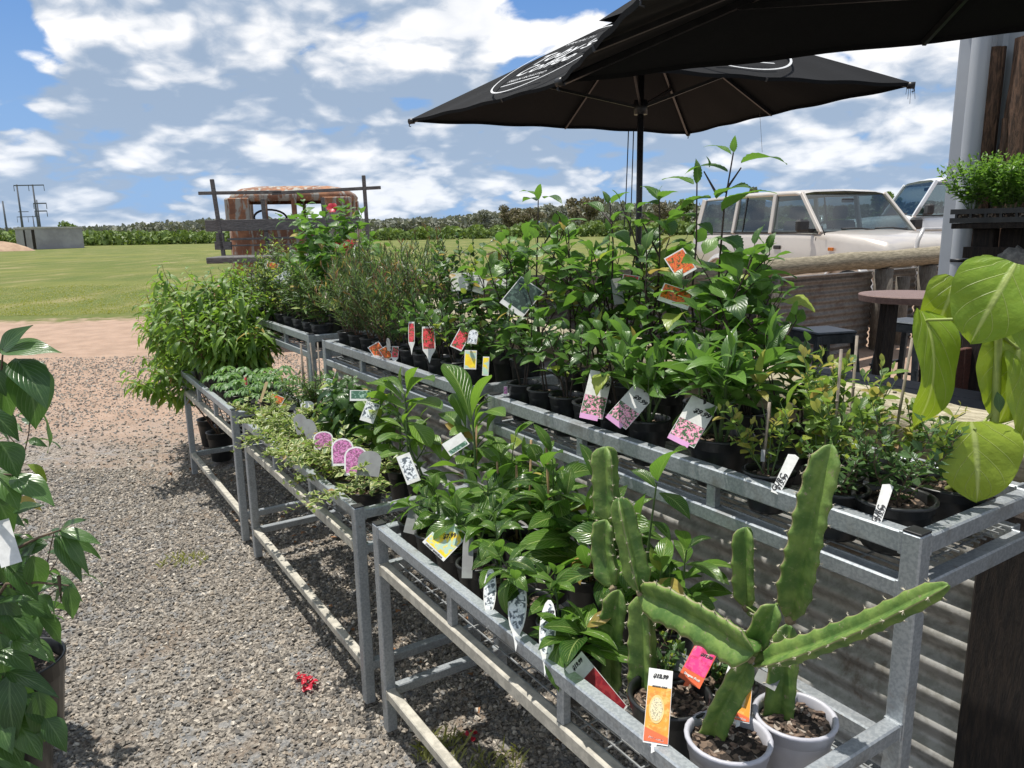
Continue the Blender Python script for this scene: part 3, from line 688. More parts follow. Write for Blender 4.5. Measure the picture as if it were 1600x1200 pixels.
# ------------------------------------------------------------------ umbrellas
FAB = simple('black_canvas', (.015, .0155, .017), (.011, .0115, .0125), 300, .9, 0, .15, spec=.15)
def umbrella(cs, apex, poletop, polexy, lab, sag=.03, logo=False):
    root = thing('market_umbrella', (polexy[0], polexy[1], 0), lab, 'umbrella', 'black market umbrellas'); P_ = PART(root)
    cs = [np.array(c, float) for c in cs]; apex = np.array(apex, float); ctr = sum(cs)/4
    mb = MB(); n = 40
    for i in range(4):
        a, b = cs[i], cs[(i+1) % 4]; G = []
        for u in np.linspace(0, 1, n):
            e = a*(1-u)+b*u; e = e+(ctr-e)*sag*4*u*(1-u)*1.0
            G.append([apex*(1-v)+e*v-Zv*(.004*sin(u*31+v*5)*v+.006*sin(u*9+i*2)*v*(1-v)*4) for v in np.linspace(0, 1, 14)])
        mb.grid(np.array(G), smooth=False)
        G2 = np.array(G)[:, -1]; mb.grid(np.stack([G2, G2+(ctr-G2)*.004-Zv*.022], 1), smooth=False)
    P_(mb, 'canopy', FAB)
    # vented cap
    mb = MB(); ap2 = apex+Zv*.10
    for i in range(4):
        a, b = apex+(cs[i]-apex)*.17+Zv*.055, apex+(cs[(i+1) % 4]-apex)*.17+Zv*.055
        mb.grid(np.array([[ap2*(1-v)+(a*(1-u)+b*u)*v for v in (0, .5, 1)] for u in np.linspace(0, 1, 5)]), smooth=False)
    P_(mb, 'vent_cap', FAB)
    base = np.array([polexy[0], polexy[1], 0.]); hub = np.array([polexy[0], polexy[1], apex[2]-.03])
    mb = MB(); mb.tube([base, hub], .024, 14); P_(mb, 'pole', BLKM)
    mb = MB(); mb.lathe(base, [(0, .001), (.30, .001), (.30, .05), (.05, .07), (.03, .25), (.026, .25)], 24); P_(mb, 'base_plate', BLKM)
    run = np.array([polexy[0], polexy[1], ctr[2]-.03]); mb = MB(); mb.tube([run-Zv*.05, run+Zv*.05], .05, 12); P_(mb, 'hub', BLKM)
    for c in cs:
        mb = MB(); mb.beam(hub, c-Zv*.02+(hub-c)*.01, .018, .028); P_(mb, 'rib', BLKM)
        mid = hub*.45+c*.55-Zv*.02; mb = MB(); mb.beam(run, mid, .016, .022); P_(mb, 'strut', BLKM)
        d = nrm(c-ctr); mb = MB(); mb.tube([c-d*.03-Zv*.012, c+d*.02-Zv*.014], .022, 10); mb.tube([c+d*.012-Zv*.03, c+d*.018-Zv*.05, c+d*.002-Zv*.055], .004, 6); P_(mb, 'corner_cap', BLKM)
    for i in range(4):
        m_ = (cs[i]+cs[(i+1) % 4])/2; m_ = m_+(ctr-m_)*sag; mb = MB(); mb.beam(hub, m_-Zv*.02, .016, .024); P_(mb, 'rib', BLKM)
    return root, P_
HR = 2.4
uc = [atz(642, 187, HR), atz(959, 101, HR), atz(1425, 130, HR), atz(1075, 207, HR)]
pz = sum(uc)/4; pz = pz*.5+np.array([*(aty(998.5, 300, pz[1])[:2]), 0])*.5; pxy = aty(998.5, 330, (uc[0][1]+uc[2][1])/2)[:2]
APX = np.array([pxy[0], pxy[1], 3.06])
uroot, UP = umbrella(uc, APX, 3.06, pxy, 'black square umbrella with a round white coffee emblem, standing beyond the plants', sag=.05)
# emblem printed on the canopy: ring, script words, underline
WHITEINK = simple('white_ink', (.55, .56, .57), (.45, .46, .47), 80, .7)
def text_faces(body, size, shear=0., bold=0., extr=0.):
    cu = bpy.data.curves.new('lettering', 'FONT'); cu.body = body; cu.size = size; cu.shear = shear; cu.offset = bold; cu.resolution_u = 2; cu.align_x = 'CENTER'; cu.align_y = 'CENTER'
    o = bpy.data.objects.new('lettering', cu); COL.objects.link(o); bpy.context.view_layer.update()
    me = bpy.data.meshes.new_from_object(o.evaluated_get(bpy.context.evaluated_depsgraph_get()))
    V = np.array([v.co for v in me.vertices]); F = [list(p.vertices) for p in me.polygons]
    bpy.data.objects.remove(o); bpy.data.curves.remove(cu); bpy.data.meshes.remove(me)
    return V, F
def put_text(mb, body, size, org, ex, ey, off, mat=0, shear=0., bold=0., rot=0.):
    V, F = text_faces(body, size, shear, bold)
    if len(V) == 0: return
    c, s_ = cos(rot), sin(rot); x = V[:, 0]*c-V[:, 1]*s_; y = V[:, 0]*s_+V[:, 1]*c
    P = org+x[:, None]*ex+y[:, None]*ey+off; n0 = mb.n
    by = {}
    for f in F: by.setdefault(len(f), []).append(f)
    first = True
    for k, fs in by.items():
        if first: mb.add(P, fs, mat); first = False
        else: mb.F.append((np.array(fs)+n0, mat, False))
def emblem(P_, a, b, apex, words=True, u0=.5, v0=.60, R=.42):
    ex = nrm(b-a); base = a*(1-u0)+b*u0; ey = apex-base; ey = nrm(ey-ex*ey.dot(ex)); nn = nrm(np.cross(ex, ey)); nn = nn if nn[2] > 0 else -nn
    c = apex*(1-v0)+base*v0; mb = MB(); th = np.linspace(0, 2*pi, 61); o_ = nn*.013
    G = np.array([[c+ex*rr*cos(t)+ey*rr*sin(t)+o_ for rr in (R*.968, R)] for t in th]); mb.grid(G, smooth=False)
    if ex[0] < 0: pass
    put_text(mb, 'Toby\'s', R*.46, c+ey*R*.18, ex, ey, o_, shear=.35, bold=.002, rot=.10)
    put_text(mb, 'Coffee', R*.44, c-ey*R*.20, ex, ey, o_, shear=.35, bold=.002, rot=.10)
    put_text(mb, 'SPECIALTY', R*.13, c+ey*R*.58, ex, ey, o_, bold=.0)
    put_text(mb, 'FRESH ROASTED', R*.12, c-ey*R*.56, ex, ey, o_, bold=.0)
    mb.quad([c-ex*R*.45-ey*R*.72+o_, c+ex*R*.45-ey*R*.72+o_, c+ex*R*.45-ey*R*.69+o_, c-ex*R*.45-ey*R*.69+o_])
    P_(mb, 'emblem', WHITEINK)
EMB = [uc, APX]
emblem(UP, uc[0], uc[1], APX, u0=.50, v0=.60, R=.50)
emblem(UP, uc[1], uc[2], APX, u0=.50, v0=.60, R=.50)
# cords hanging by the pole
mb = MB(); pp = lambda x, y: aty(x, y, pxy[1]-.06)
mb.tube([pp(982, 205), pp(980, 260), pp(977, 330), pp(973, 385), pp(975, 400), pp(984, 380), pp(987, 300), pp(990, 205)], .004, 6); UP(mb, 'cord', BLKM)
mb = MB(); mb.tube([pp(1187, 176), pp(1189, 205), pp(1191, 238)], .0012, 4); UP(mb, 'thread', GREYSTAKE)
mb = MB(); e_ = uc[2]; 
for k in range(5): mb.tube([e_+np.array([-.03+.012*k, 0, -.02]), e_+np.array([-.035+.016*k, 0, -.07-.03*(k % 3)])], .0015, 4)
UP(mb, 'frayed_threads', BLKM)
P0 = atz(875, 124, 2.25); e1 = nrm(atz(1600, 42, 2.25)-P0); e3 = nrm(np.array([.12, -1., 0])); LN = 3.3
ua = [P0, P0+e1*LN, P0+e1*LN+e3*1.75, P0+e3*1.5]; uctr = sum(ua)/4
umbrella(ua, uctr+Zv*.40, 0, (uctr[0], uctr[1]), 'large black umbrella overhead at the top right, its pole out of the photo', sag=.0)

# ------------------------------------------------------------------ yard furniture
tp = W(-2.72, 4.25, 0)
tcx = aty(1424, 470, 4.62); tc0 = np.array([tcx[0], tcx[1], 0]); tz = 1.07
root = thing('bar_table', tc0, 'tall round table with a reddish brown timber top beside the corrugated fence', 'table'); P_ = PART(root)
mb = MB(); mb.lathe(tc0+Zv*tz, [(0, -.045), (.27, -.045), (.295, -.04), (.30, -.005), (.295, 0), (0, 0)], 48, smooth=False); P_(mb, 'table_top', TABLEW)
for k in range(4):
    a = k*pi/2+.5; p = tc0+np.array([cos(a)*.17, sin(a)*.17, 0]); mb = MB(); mb.beam(p+np.array([cos(a)*.05, sin(a)*.05, .002]), p+Zv*(tz-.047), .045, .045, up=AX, bev=.003); P_(mb, 'leg', DARKW)
mb = MB(); mb.beam(tc0+np.array([-.17, 0, .3]), tc0+np.array([.17, 0, .3]), .03); P_(mb, 'stretcher', DARKW)
STEELB = simple('blue_grey_stool_metal', (.045, .055, .065), (.07, .08, .09), 30, .35, .6)
def stool(c, h, lab, rot):
    c = np.array([c[0], c[1], 0]); root = thing('bar_stool', c, lab, 'stool', 'metal bar stools around the round table'); P_ = PART(root)
    R = np.array([[cos(rot), sin(rot), 0], [-sin(rot), cos(rot), 0], [0, 0, 1.]]); w_ = .155
    mb = MB(); mb.box(c+Zv*(h-.012), (w_*2, w_*2, .022), R, bev=.009); 
    for s_ in (0, 1):
        for sg in (-1, 1): d = R[s_]*sg; mb.beam(c+d*(w_-.004)-R[1-s_]*(w_-.02)+Zv*(h-.05), c+d*(w_-.004)+R[1-s_]*(w_-.02)+Zv*(h-.05), .006, .06)
    P_(mb, 'seat', STEELB)
    for i in (-1, 1):
        for j in (-1, 1):
            mb = MB(); top = c+R[0]*i*(w_-.02)+R[1]*j*(w_-.02)+Zv*(h-.03); bot = c+R[0]*i*(w_+.055)+R[1]*j*(w_+.055)+Zv*.002; mb.beam(bot, top, .045, .03, up=R[0], bev=.003); P_(mb, 'leg', STEELB)
    for i in (-1, 1):
        k = .3; mb = MB(); q = w_+.035; mb.beam(c+R[0]*i*q-R[1]*q+Zv*k, c+R[0]*i*q+R[1]*q+Zv*k, .02); P_(mb, 'foot_rail', STEELB)
        mb = MB(); mb.beam(c-R[0]*q+R[1]*i*q+Zv*(k+.1), c+R[0]*q+R[1]*i*q+Zv*(k+.1), .02); P_(mb, 'foot_rail', STEELB)
stool(atz(1286, 514, .80), .80, 'grey metal bar stool left of the round table, in front of the corrugated fence', .25)
stool(atz(1425, 500, .76)*np.array([1, 1, 0]), .76, 'grey metal bar stool tucked behind the round table', .5)
# black plank table close behind the fence log
bx = [atz(1232, 612, .86), atz(1362, 556, .86), atz(1560, 540, .86), atz(1560, 640, .86)]
root = thing('picnic_table', W(-1.85, 3.0, 0), 'low charcoal plank picnic table between the log fence and the round table', 'table'); P_ = PART(root)
tz2 = .84
for k in range(5):
    b_ = 2.42+k*.158; mb = MB(); mb.box(W(-1.35, b_, tz2-.02), (1.9, .15, .04), SWB, bev=.004); P_(mb, 'plank', DKPLANK)
for s in (-2.1, -.7):
    for b_ in (2.5, 2.95): mb = MB(); mb.box(W(s, b_, (tz2-.04)/2), (.07, .07, tz2-.043), SWB); P_(mb, 'leg', DKPLANK)
    mb = MB(); mb.box(W(s, 2.73, tz2-.075), (.05, .5, .06), SWB); P_(mb, 'rail', DKPLANK)
# red brown slatted bench behind it
root = thing('slatted_bench', W(-1.9, 3.6, 0), 'red brown slatted timber bench back behind the charcoal table', 'bench'); P_ = PART(root)
mb = MB()
for k in range(16): mb.box(W(-1.75, 3.42+k*.062, .60), (.03, .055, .66), SWB, bev=.003)
P_(mb, 'backrest', REDW)
mb = MB(); mb.box(W(-1.54, 3.9, .43), (.38, 1.0, .04), SWB, bev=.004); P_(mb, 'seat', REDW)
for b_ in (3.45, 4.3):
    mb = MB(); mb.box(W(-1.4, b_+.03, .205), (.06, .06, .40), SWB); P_(mb, 'leg', REDW)
    mb = MB(); mb.box(W(-1.79, b_+.03, .47), (.045, .06, .93), SWB); P_(mb, 'post', REDW)
# ------------------------------------------------------------------ vehicles
def paint(name, c, c2=None, dust=.35):
    def b(t):
        p = world_co(t); n = t.noise(p, 2.2, 6, .6); cc = t.mix(t.m('MULTIPLY', t.ss(n, .42, .7), dust), c, c2 or (.35, .30, .25))
        return pbr(t, cc, .28, .35, None, spec=.5, **{'Coat_Weight': .5, 'Coat_Roughness': .08})
    return mat(name, b)
CHAMP = paint('champagne_paint', (.58, .53, .475), (.42, .37, .32)); WHITEPT = paint('white_paint', (.80, .80, .79), (.6, .6, .58), dust=.2)
SILV = simple('silver_trim', (.60, .58, .56), (.5, .48, .46), 9, .3, .4); RUBBER = simple('black_rubber', (.018, .018, .02), (.03, .03, .03), 20, .6)
GLASSM = mat('window_glass', lambda t: t.n('ShaderNodeMixShader', i={0: .13, 1: t.n('ShaderNodeBsdfTransparent', i={0: (.36, .43, .44, 1)}).outputs[0], 2: t.n('ShaderNodeBsdfGlossy', i={0: (.8, .85, .9, 1), 1: .03}).outputs[0]}).outputs[0])
ORANGE = simple('indicator_lens', (.55, .16, .02), None, 30, .25); SEATM = simple('grey_seat_fabric', (.10, .10, .11), (.14, .14, .15), 40, .9)
LENS = simple('headlamp_lens', (.6, .62, .64), None, 30, .1)
def wagon(o, fx, ay, z0, sc_, matl, lab, name, ute=False):
    """local x forward from windscreen base, y across from the near side, z up"""
    o = np.array([o[0], o[1], z0]); fx = np.array([*fx, 0.]); ay = np.array([*ay, 0.])
    def L(x, y, z): return o+(fx*x+ay*y+Zv*z)*sc_
    root = thing(name, o, lab, 'car' if not ute else 'ute'); P_ = PART(root); Wd = 1.83
    def ring(x, zb, zl, ins, zm=None):
        h = [(ins+.10, zl), (ins+.02, zl+.08), (ins-.0, zl+.28), (ins+.0, (zl+zb)/2+.12), (ins+.025, zb-.10), (ins+.05, zb-.02), (ins+.12, zb+.008), (ins+.45, zb+.03), (Wd/2, zb+.036)]
        return [L(x, y, z) for y, z in h]+[L(x, Wd-y, z) for y, z in h[::-1][1:]]
    S_ = [(-3.12, 1.0, .50, .06), (-3.08, 1.18, .42, .02), (-2.6, 1.215, .36, 0), (-1.5, 1.225, .34, 0), (-.5, 1.22, .34, 0), (.02, 1.205, .34, .0), (.35, 1.185, .36, .01), (.8, 1.14, .40, .03), (1.08, 1.09, .44, .07), (1.20, 1.0, .5, .10), (1.24, .8, .55, .12)]
    mb = MB(); G = np.array([ring(*q) for q in S_]); mb.grid(G)
    for q in (G[0], G[-1]): mb.add(q, [list(range(len(q)))])
    P_(mb, 'body', matl)
    # roof
    zt = 1.80; xr = -2.95 if not ute else -1.55; xw = -.50 if not ute else -.30
    mb = MB(); G = []
    for x, dz, e in ((xr-.03, -.05, .06), (xr+.08, -.01, .02), ((xr+xw)/2, .015, 0), (xw-.12, .0, .0), (xw+.02, -.035, .03)):
        G.append([L(x, y, zt+dz+z) for y, z in ((.15+e, -.06), (.13+e, -.03), (.17+e, .0), (.35, .022), (Wd/2, .035), (Wd-.35, .022), (Wd-.17-e, 0), (Wd-.13-e, -.03), (Wd-.15-e, -.06))])
    mb.grid(np.array(G)); P_(mb, 'roof', matl)
    zb = 1.20
    for side in (0, 1):
        Y = lambda y: Wd-y if side else y
        pil = [((.03, .06, zb), (xw+.0, .15, zt-.03), .06), ((-1.02, .05, zb), (-1.06, .15, zt-.03), .075)]
        if not ute: pil += [((-1.95, .05, zb), (-1.95, .15, zt-.03), .07), ((-3.03, .09, zb), (-2.93, .17, zt-.03), .12)]
        else: pil += [((-1.62, .06, zb), (-1.56, .16, zt-.03), .12)]
        for a, b, w_ in pil:
            mb = MB(); mb.beam(L(a[0], Y(a[1]), a[2]), L(b[0], Y(b[1]), b[2]), w_*sc_, .05*sc_, up=ay, bev=.008); P_(mb, 'pillar', matl)
        xsw = [(.0, xw, -1.0, -1.04), (-1.05, -1.09, -1.93, -1.93), (-1.98, -1.98, -2.97, -2.9)] if not ute else [(.0, xw, -1.0, -1.04), (-1.05, -1.09, -1.58, -1.54)]
        for a, b, c, d in xsw:
            mb = MB(); mb.quad([L(a, Y(.062), zb+.01), L(c, Y(.062), zb+.01), L(d, Y(.155), zt-.05), L(b, Y(.155), zt-.05)]); wn = P_(mb, 'side_window', GLASSM)
            mb = MB(); mb.beam(L(a, Y(.045), zb+.015), L(c, Y(.045), zb+.015), .018, .022); P_(mb, 'window_seal', RUBBER, wn)
            if a == -1.05 and not ute: mb = MB(); mb.beam(L(-1.72, Y(.058), zb), L(-1.74, Y(.155), zt-.04), .016, .02, up=ay); P_(mb, 'window_bar', RUBBER, wn)
        # seams, handles, mirror, indicator, flare
        for x in (-.02, -1.03, -1.96):
            if ute and x < -1.5: continue
            mb = MB(); mb.beam(L(x, Y(-.001), .45), L(x-.01, Y(.028), 1.15), .008, .004, up=ay); P_(mb, 'door_seam', RUBBER)
        for x in (-.80, -1.76):
            if ute and x < -1.5: continue
            mb = MB(); mb.box(L(x, Y(.002), 1.0), (.15*sc_, .03, .055*sc_), np.array([fx, ay, Zv]), bev=.008); P_(mb, 'door_handle', RUBBER)
        mb = MB(); mb.box(L(-.13, Y(-.13), 1.31), (.10*sc_, .20*sc_, .17*sc_), np.array([fx, ay, Zv]), bev=.03); mb.beam(L(-.13, Y(-.02), 1.24), L(-.12, Y(.06), 1.24), .05); P_(mb, 'wing_mirror', RUBBER)
        mb = MB(); mb.box(L(.30, Y(.0), .99), (.10*sc_, .02, .045*sc_), np.array([fx, ay, Zv]), bev=.005); P_(mb, 'indicator', ORANGE)
        for x in (.62, -2.2):
            th = np.linspace(.15, pi-.15, 14); mb = MB(); G = [[L(x+cos(t)*r_, Y(-.035 if r_ < .5 else .0), .37+sin(t)*r_*1.02) for r_ in (.43, .50)] for t in th]; mb.grid(np.array(G)); mb.tube([g[0] for g in G], .02, 6); P_(mb, 'wheel_arch', SILV)
            mb = MB(); c = L(x, Y(.12), .37); R_ = .37*sc_; th = np.linspace(0, 2*pi, 25)
            prof = [(-.11, .6), (-.11, .93), (-.08, 1), (.08, 1), (.11, .93), (.11, .6)]
            mb.grid(np.array([[c+ay*q*sc_+(fx*cos(t)+Zv*sin(t))*R_*rr for q, rr in prof] for t in th])); wh = P_(mb, 'tyre', RUBBER)
            mb = MB(); mb.grid(np.array([[c+ay*q*sc_*(1 if side else -1)+(fx*cos(t)+Zv*sin(t))*R_*rr for q, rr in ((.09, .62), (.05, .5), (.07, .12), (.07, .001))] for t in th])); P_(mb, 'rim', SILV, wh)
    mb = MB(); mb.quad([L(.03, .09, zb+.02), L(.03, Wd-.09, zb+.02), L(xw+.01, Wd-.18, zt-.045), L(xw+.01, .18, zt-.045)]); ws = P_(mb, 'windscreen', GLASSM)
    mb = MB(); mb.beam(L(.05, .1, zb+.015), L(.05, Wd-.1, zb+.015), .03, .02); P_(mb, 'windscreen_seal', RUBBER, ws)
    for y in (.45, 1.05):
        mb = MB(); mb.tube([L(.10, y+.5, zb+.035), L(.06, y+.25, zb+.06), L(-.0, y, zb+.055)], .012, 6); P_(mb, 'wiper', RUBBER)
    mb = MB(); mb.quad([L(xr-.1 if not ute else xr, .12, zb), L(xr-.1 if not ute else xr, Wd-.12, zb), L(xr+.01, Wd-.2, zt-.06), L(xr+.01, .2, zt-.06)]); P_(mb, 'rear_window', GLASSM)
    # cabin
    for x in ((-.95, -1.9) if not ute else (-.95,)):
        for y in (.5, 1.33):
            mb = MB(); ax_ = np.array([fx, ay, Zv]); mb.box(L(x, y, 1.05), (.16*sc_, .50*sc_, .66*sc_), ax_, bev=.05); mb.box(L(x-.04, y, 1.50), (.10*sc_, .27*sc_, .19*sc_), ax_, bev=.04); P_(mb, 'seat', SEATM)
    mb = MB(); mb.box(L(-.12, Wd/2, 1.12), (.35*sc_, (Wd-.25)*sc_, .14*sc_), np.array([fx, ay, Zv]), bev=.03); P_(mb, 'dashboard', SEATM)
    mb = MB(); c = L(-.42, .5, 1.2); th = np.linspace(0, 2*pi, 20); mb.tube([c+ay*.18*sc_*cos(t)+(Zv*.9+fx*.3)*.18*sc_*sin(t) for t in th], .014, 6, cap=False); P_(mb, 'steering_wheel', RUBBER)
    mb = MB(); mb.box(L(-.42, Wd/2, 1.66), (.03, .22*sc_, .06*sc_), np.array([fx, ay, Zv]), bev=.01); P_(mb, 'rear_view_mirror', RUBBER)
    mb = MB(); mb.tube([L(1.34, .35, .5), L(1.38, .35, 1.1), L(1.36, .45, 1.24), L(1.36, Wd-.45, 1.24), L(1.38, Wd-.35, 1.1), L(1.34, Wd-.35, .5)], .028, 10); mb.beam(L(1.35, .1, .62), L(1.35, Wd-.1, .62), .12, .2, bev=.02); P_(mb, 'bull_bar', SILV)
    for y in (.28, Wd-.28): mb = MB(); mb.box(L(1.245, y, .86), (.05, .24*sc_, .15*sc_), np.array([fx, ay, Zv]), bev=.02); P_(mb, 'headlight', LENS)
    mb = MB(); mb.box(L(1.24, Wd/2, .86), (.05, .75*sc_, .17*sc_), np.array([fx, ay, Zv]), bev=.01); P_(mb, 'grille', RUBBER)
    if not ute:
        mb = MB(); mb.tube([L(.15, .02, 1.18), L(.12, -.02, 1.30)], .008, 5); P_(mb, 'aerial', RUBBER)
    else:
        mb = MB(); mb.box(L(-2.5, Wd/2, 1.0), (1.7*sc_, Wd*sc_, .5*sc_), np.array([fx, ay, Zv]), bev=.02); P_(mb, 'tray', matl)
    return root
A1 = aty(1275, 362, 10.9); wagon(A1, (.34, -.94), (.94, .34), .14, 1.02, CHAMP, 'champagne four wheel drive wagon parked beyond the log fence', 'parked_car')
A2 = aty(1432, 346, 15.0); wagon(A2-np.array([-.17*0, 0, 0]), (-.985, .17), (.17, .985), .16, 1.2, WHITEPT, 'white ute parked behind the champagne wagon, partly hidden by the building', 'parked_ute', True)

# old truck
def _rust(t):
    p = world_co(t); n = t.noise(p, 3.2, 7, .65, .3); n2 = t.noise(scaled(t, p, 3, 3, .8), 4, 5, .6)
    c = t.mix(t.ss(n, .38, .55), (.38, .18, .09), (.21, .10, .06)); c = t.mix(t.ss(n2, .49, .58), c, (.36, .35, .31)); c = t.mix(t.ss(n, .62, .68), c, (.50, .24, .12))
    return pbr(t, c, .85, .1, n, .4, .01)
RUST = mat('rusted_cab_paint', _rust)
def truck():
    Y0 = 10.9; sx = (aty(552, 340, Y0)[0]-aty(350, 340, Y0)[0]); cx = (aty(552, 340, Y0)[0]+aty(350, 340, Y0)[0])/2; rot = .10
    o = np.array([cx, Y0, 0.]); ex = np.array([cos(rot), sin(rot), 0]); ey = np.array([-sin(rot), cos(rot), 0]); ax_ = np.array([ex, ey, Zv])
    L = lambda x, y, z: o+ex*x+ey*y+Zv*z
    root = thing('old_truck', o, 'derelict rusty truck with a grey timber tray rack at the field edge', 'truck'); P_ = PART(root); hw = sx/2
    zt = aty(450, 287, Y0)[2]; zw0 = aty(430, 341, Y0)[2]; zw1 = aty(430, 314, Y0)[2]
    # cab shell: rounded plan rings with window openings made of posts
    def plan(n, k, inset=0, y0=0, y1=1.45):
        th = np.linspace(0, 2*pi, n, endpoint=False); c_, s_ = np.cos(th), np.sin(th); e = 2/k
        return np.stack([np.sign(c_)*np.abs(c_)**e*(hw-inset), (y0+y1)/2+np.sign(s_)*np.abs(s_)**e*((y1-y0)/2-inset)], -1)
    mb = MB(); prof = [(.02, .62), (0, .75), (0, 1.2), (.0, zw0-.06), (.02, zw0-.01), (.045, zw0-.01)]
    G = np.array([[L(*q, z) for q in plan(36, 5, i_)] for i_, z in prof]); G = np.concatenate([G, G[:, :1]], 1); mb.grid(G); P_(mb, 'cab_body', RUST)
    mb = MB(); prof = [(.06, zw1-.0), (.03, zw1+.03), (.02, zw1+.07), (.05, zw1+.12), (.16, zt-.045), (.35, zt-.01), (hw*.72, zt)]
    G = np.array([[L(*q, z) for q in plan(36, 4.2, i_)] for i_, z in prof]); G = np.concatenate([G, G[:, :1]], 1); mb.grid(G); mb.add(G[-1][:-1], [list(range(36))]); P_(mb, 'cab_roof', RUST)
    hz_ = (zw0+zw1)/2; hh_ = zw1-zw0+.10
    def lx(px_):
        d = ray(px_, 328); t = (o-C0).dot(ey)/d.dot(ey); return (C0+d*t-o).dot(ex)
    for xa, xb in ((352, 389), (411, 417), (455, 463), (503, 551)):
        a_, b_ = lx(xa)+(.03 if xa == 352 else 0), lx(xb)-(.03 if xb == 551 else 0); mb = MB(); mb.box(L((a_+b_)/2, .045, hz_), (b_-a_, .05, hh_), ax_, bev=.012); P_(mb, 'window_post', RUST)
    for sg in (-1, 1):
        mb = MB(); mb.box(L(sg*(hw-.07), .10, hz_), (.07, .12, hh_), ax_, bev=.02); mb.box(L(sg*(hw-.06), .62, hz_), (.05, .06, hh_), ax_, bev=.01); mb.box(L(sg*(hw-.09), 1.38, hz_), (.07, .08, hh_), ax_, bev=.02); P_(mb, 'side_post', RUST)
    mb = MB(); mb.box(L(0, 1.42, hz_), (.05, .05, hh_), ax_, bev=.01); P_(mb, 'windscreen_post', RUST)
    mb = MB(); mb.box(L(0, 1.85, 1.15), (1.1, .9, .55), ax_, bev=.12); P_(mb, 'bonnet', RUST)
    for sg in (-1, 1):
        mb = MB(); th = np.linspace(0, pi, 14); mb.grid(np.array([[L(sg*(hw-.1+q), 1.85+cos(t)*.62, .55+sin(t)*.42) for q in (-.1, .22)] for t in th])); P_(mb, 'mudguard', RUST)
    mb = MB(); c = L(-.42, .85, zw0+.02); th = np.linspace(0, 2*pi, 24); mb.tube([c+ex*.24*cos(t)+(Zv*.6-ey*.5)*.2*sin(t) for t in th], .016, 6, cap=False); P_(mb, 'steering_wheel', RUBBER)
    mb = MB(); mb.box(L(-.42, .35, 1.25), (.8, .14, .55), ax_, bev=.04); P_(mb, 'seat', SEATM)
    # tray and its timber rack stand toward the camera
    mb = MB(); mb.box(L(0, -.62, 1.17), (1.75, .9, .08), ax_, bev=.01); P_(mb, 'tray', GREYW)
    yf = -.25
    def at(px_, py_):
        # point on the rack plane
        d = ray(px_, py_); n_ = ey; t = (o+ey*yf-C0).dot(n_)/d.dot(n_); return C0+d*t
    def board(pa, pb, h, th_=.03):
        a, b = at(*pa), at(*pb); mb = MB(); mb.beam(a, b, th_, h, bev=.004); P_(mb, 'rack_board', GREYW)
    for (xa, ya), (xb, yb) in (((331, 280), (345, 350)), ((568, 274), (574, 350))):
        a, b = at(xa, ya), at(xb, yb); b = np.array([b[0], b[1], 1.20]); mb = MB(); mb.beam(b, a, .05, .05, up=ey, bev=.005); P_(mb, 'rack_stake', GREYW)
    board((310, 302), (440, 300), .045); board((425, 302), (595, 293), .045)
    board((321, 353), (562, 348), .155); board((336, 384), (362, 384), .11, .05)
    board((338, 371), (350, 371), .12, .05)
    for xs_ in ((409, 311, 415, 342), (503, 308, 508, 337)):
        a, b = at(xs_[0], xs_[1]), at(xs_[2], xs_[3]); mb = MB(); mb.beam(b-Zv*.7+ey*.04, a+ey*.04, .05, .03, up=ey); P_(mb, 'rack_stake', GREYW)
    board((355, 374), (500, 370), .03); board((346, 384), (520, 381), .02)
    for sg in (-1, 1):
        for y in (1.85, -.6):
            c = L(sg*(hw-.05), y, .42); th = np.linspace(0, 2*pi, 25)
            mb = MB(); mb.grid(np.array([[c+ex*q+(ey*cos(t)+Zv*sin(t))*rr for q, rr in ((-.1, .2), (-.1, .39), (-.06, .42), (.06, .42), (.1, .39), (.1, .2), (.02, .18), (.02, .01))] for t in th])); P_(mb, 'wheel', RUST)
    mb = MB(); mb.beam(L(-.4, -1.6, .78), L(-.4, 2.2, .78), .08, .15); mb.beam(L(.4, -1.6, .78), L(.4, 2.2, .78), .08, .15); P_(mb, 'chassis', RUST)
truck()
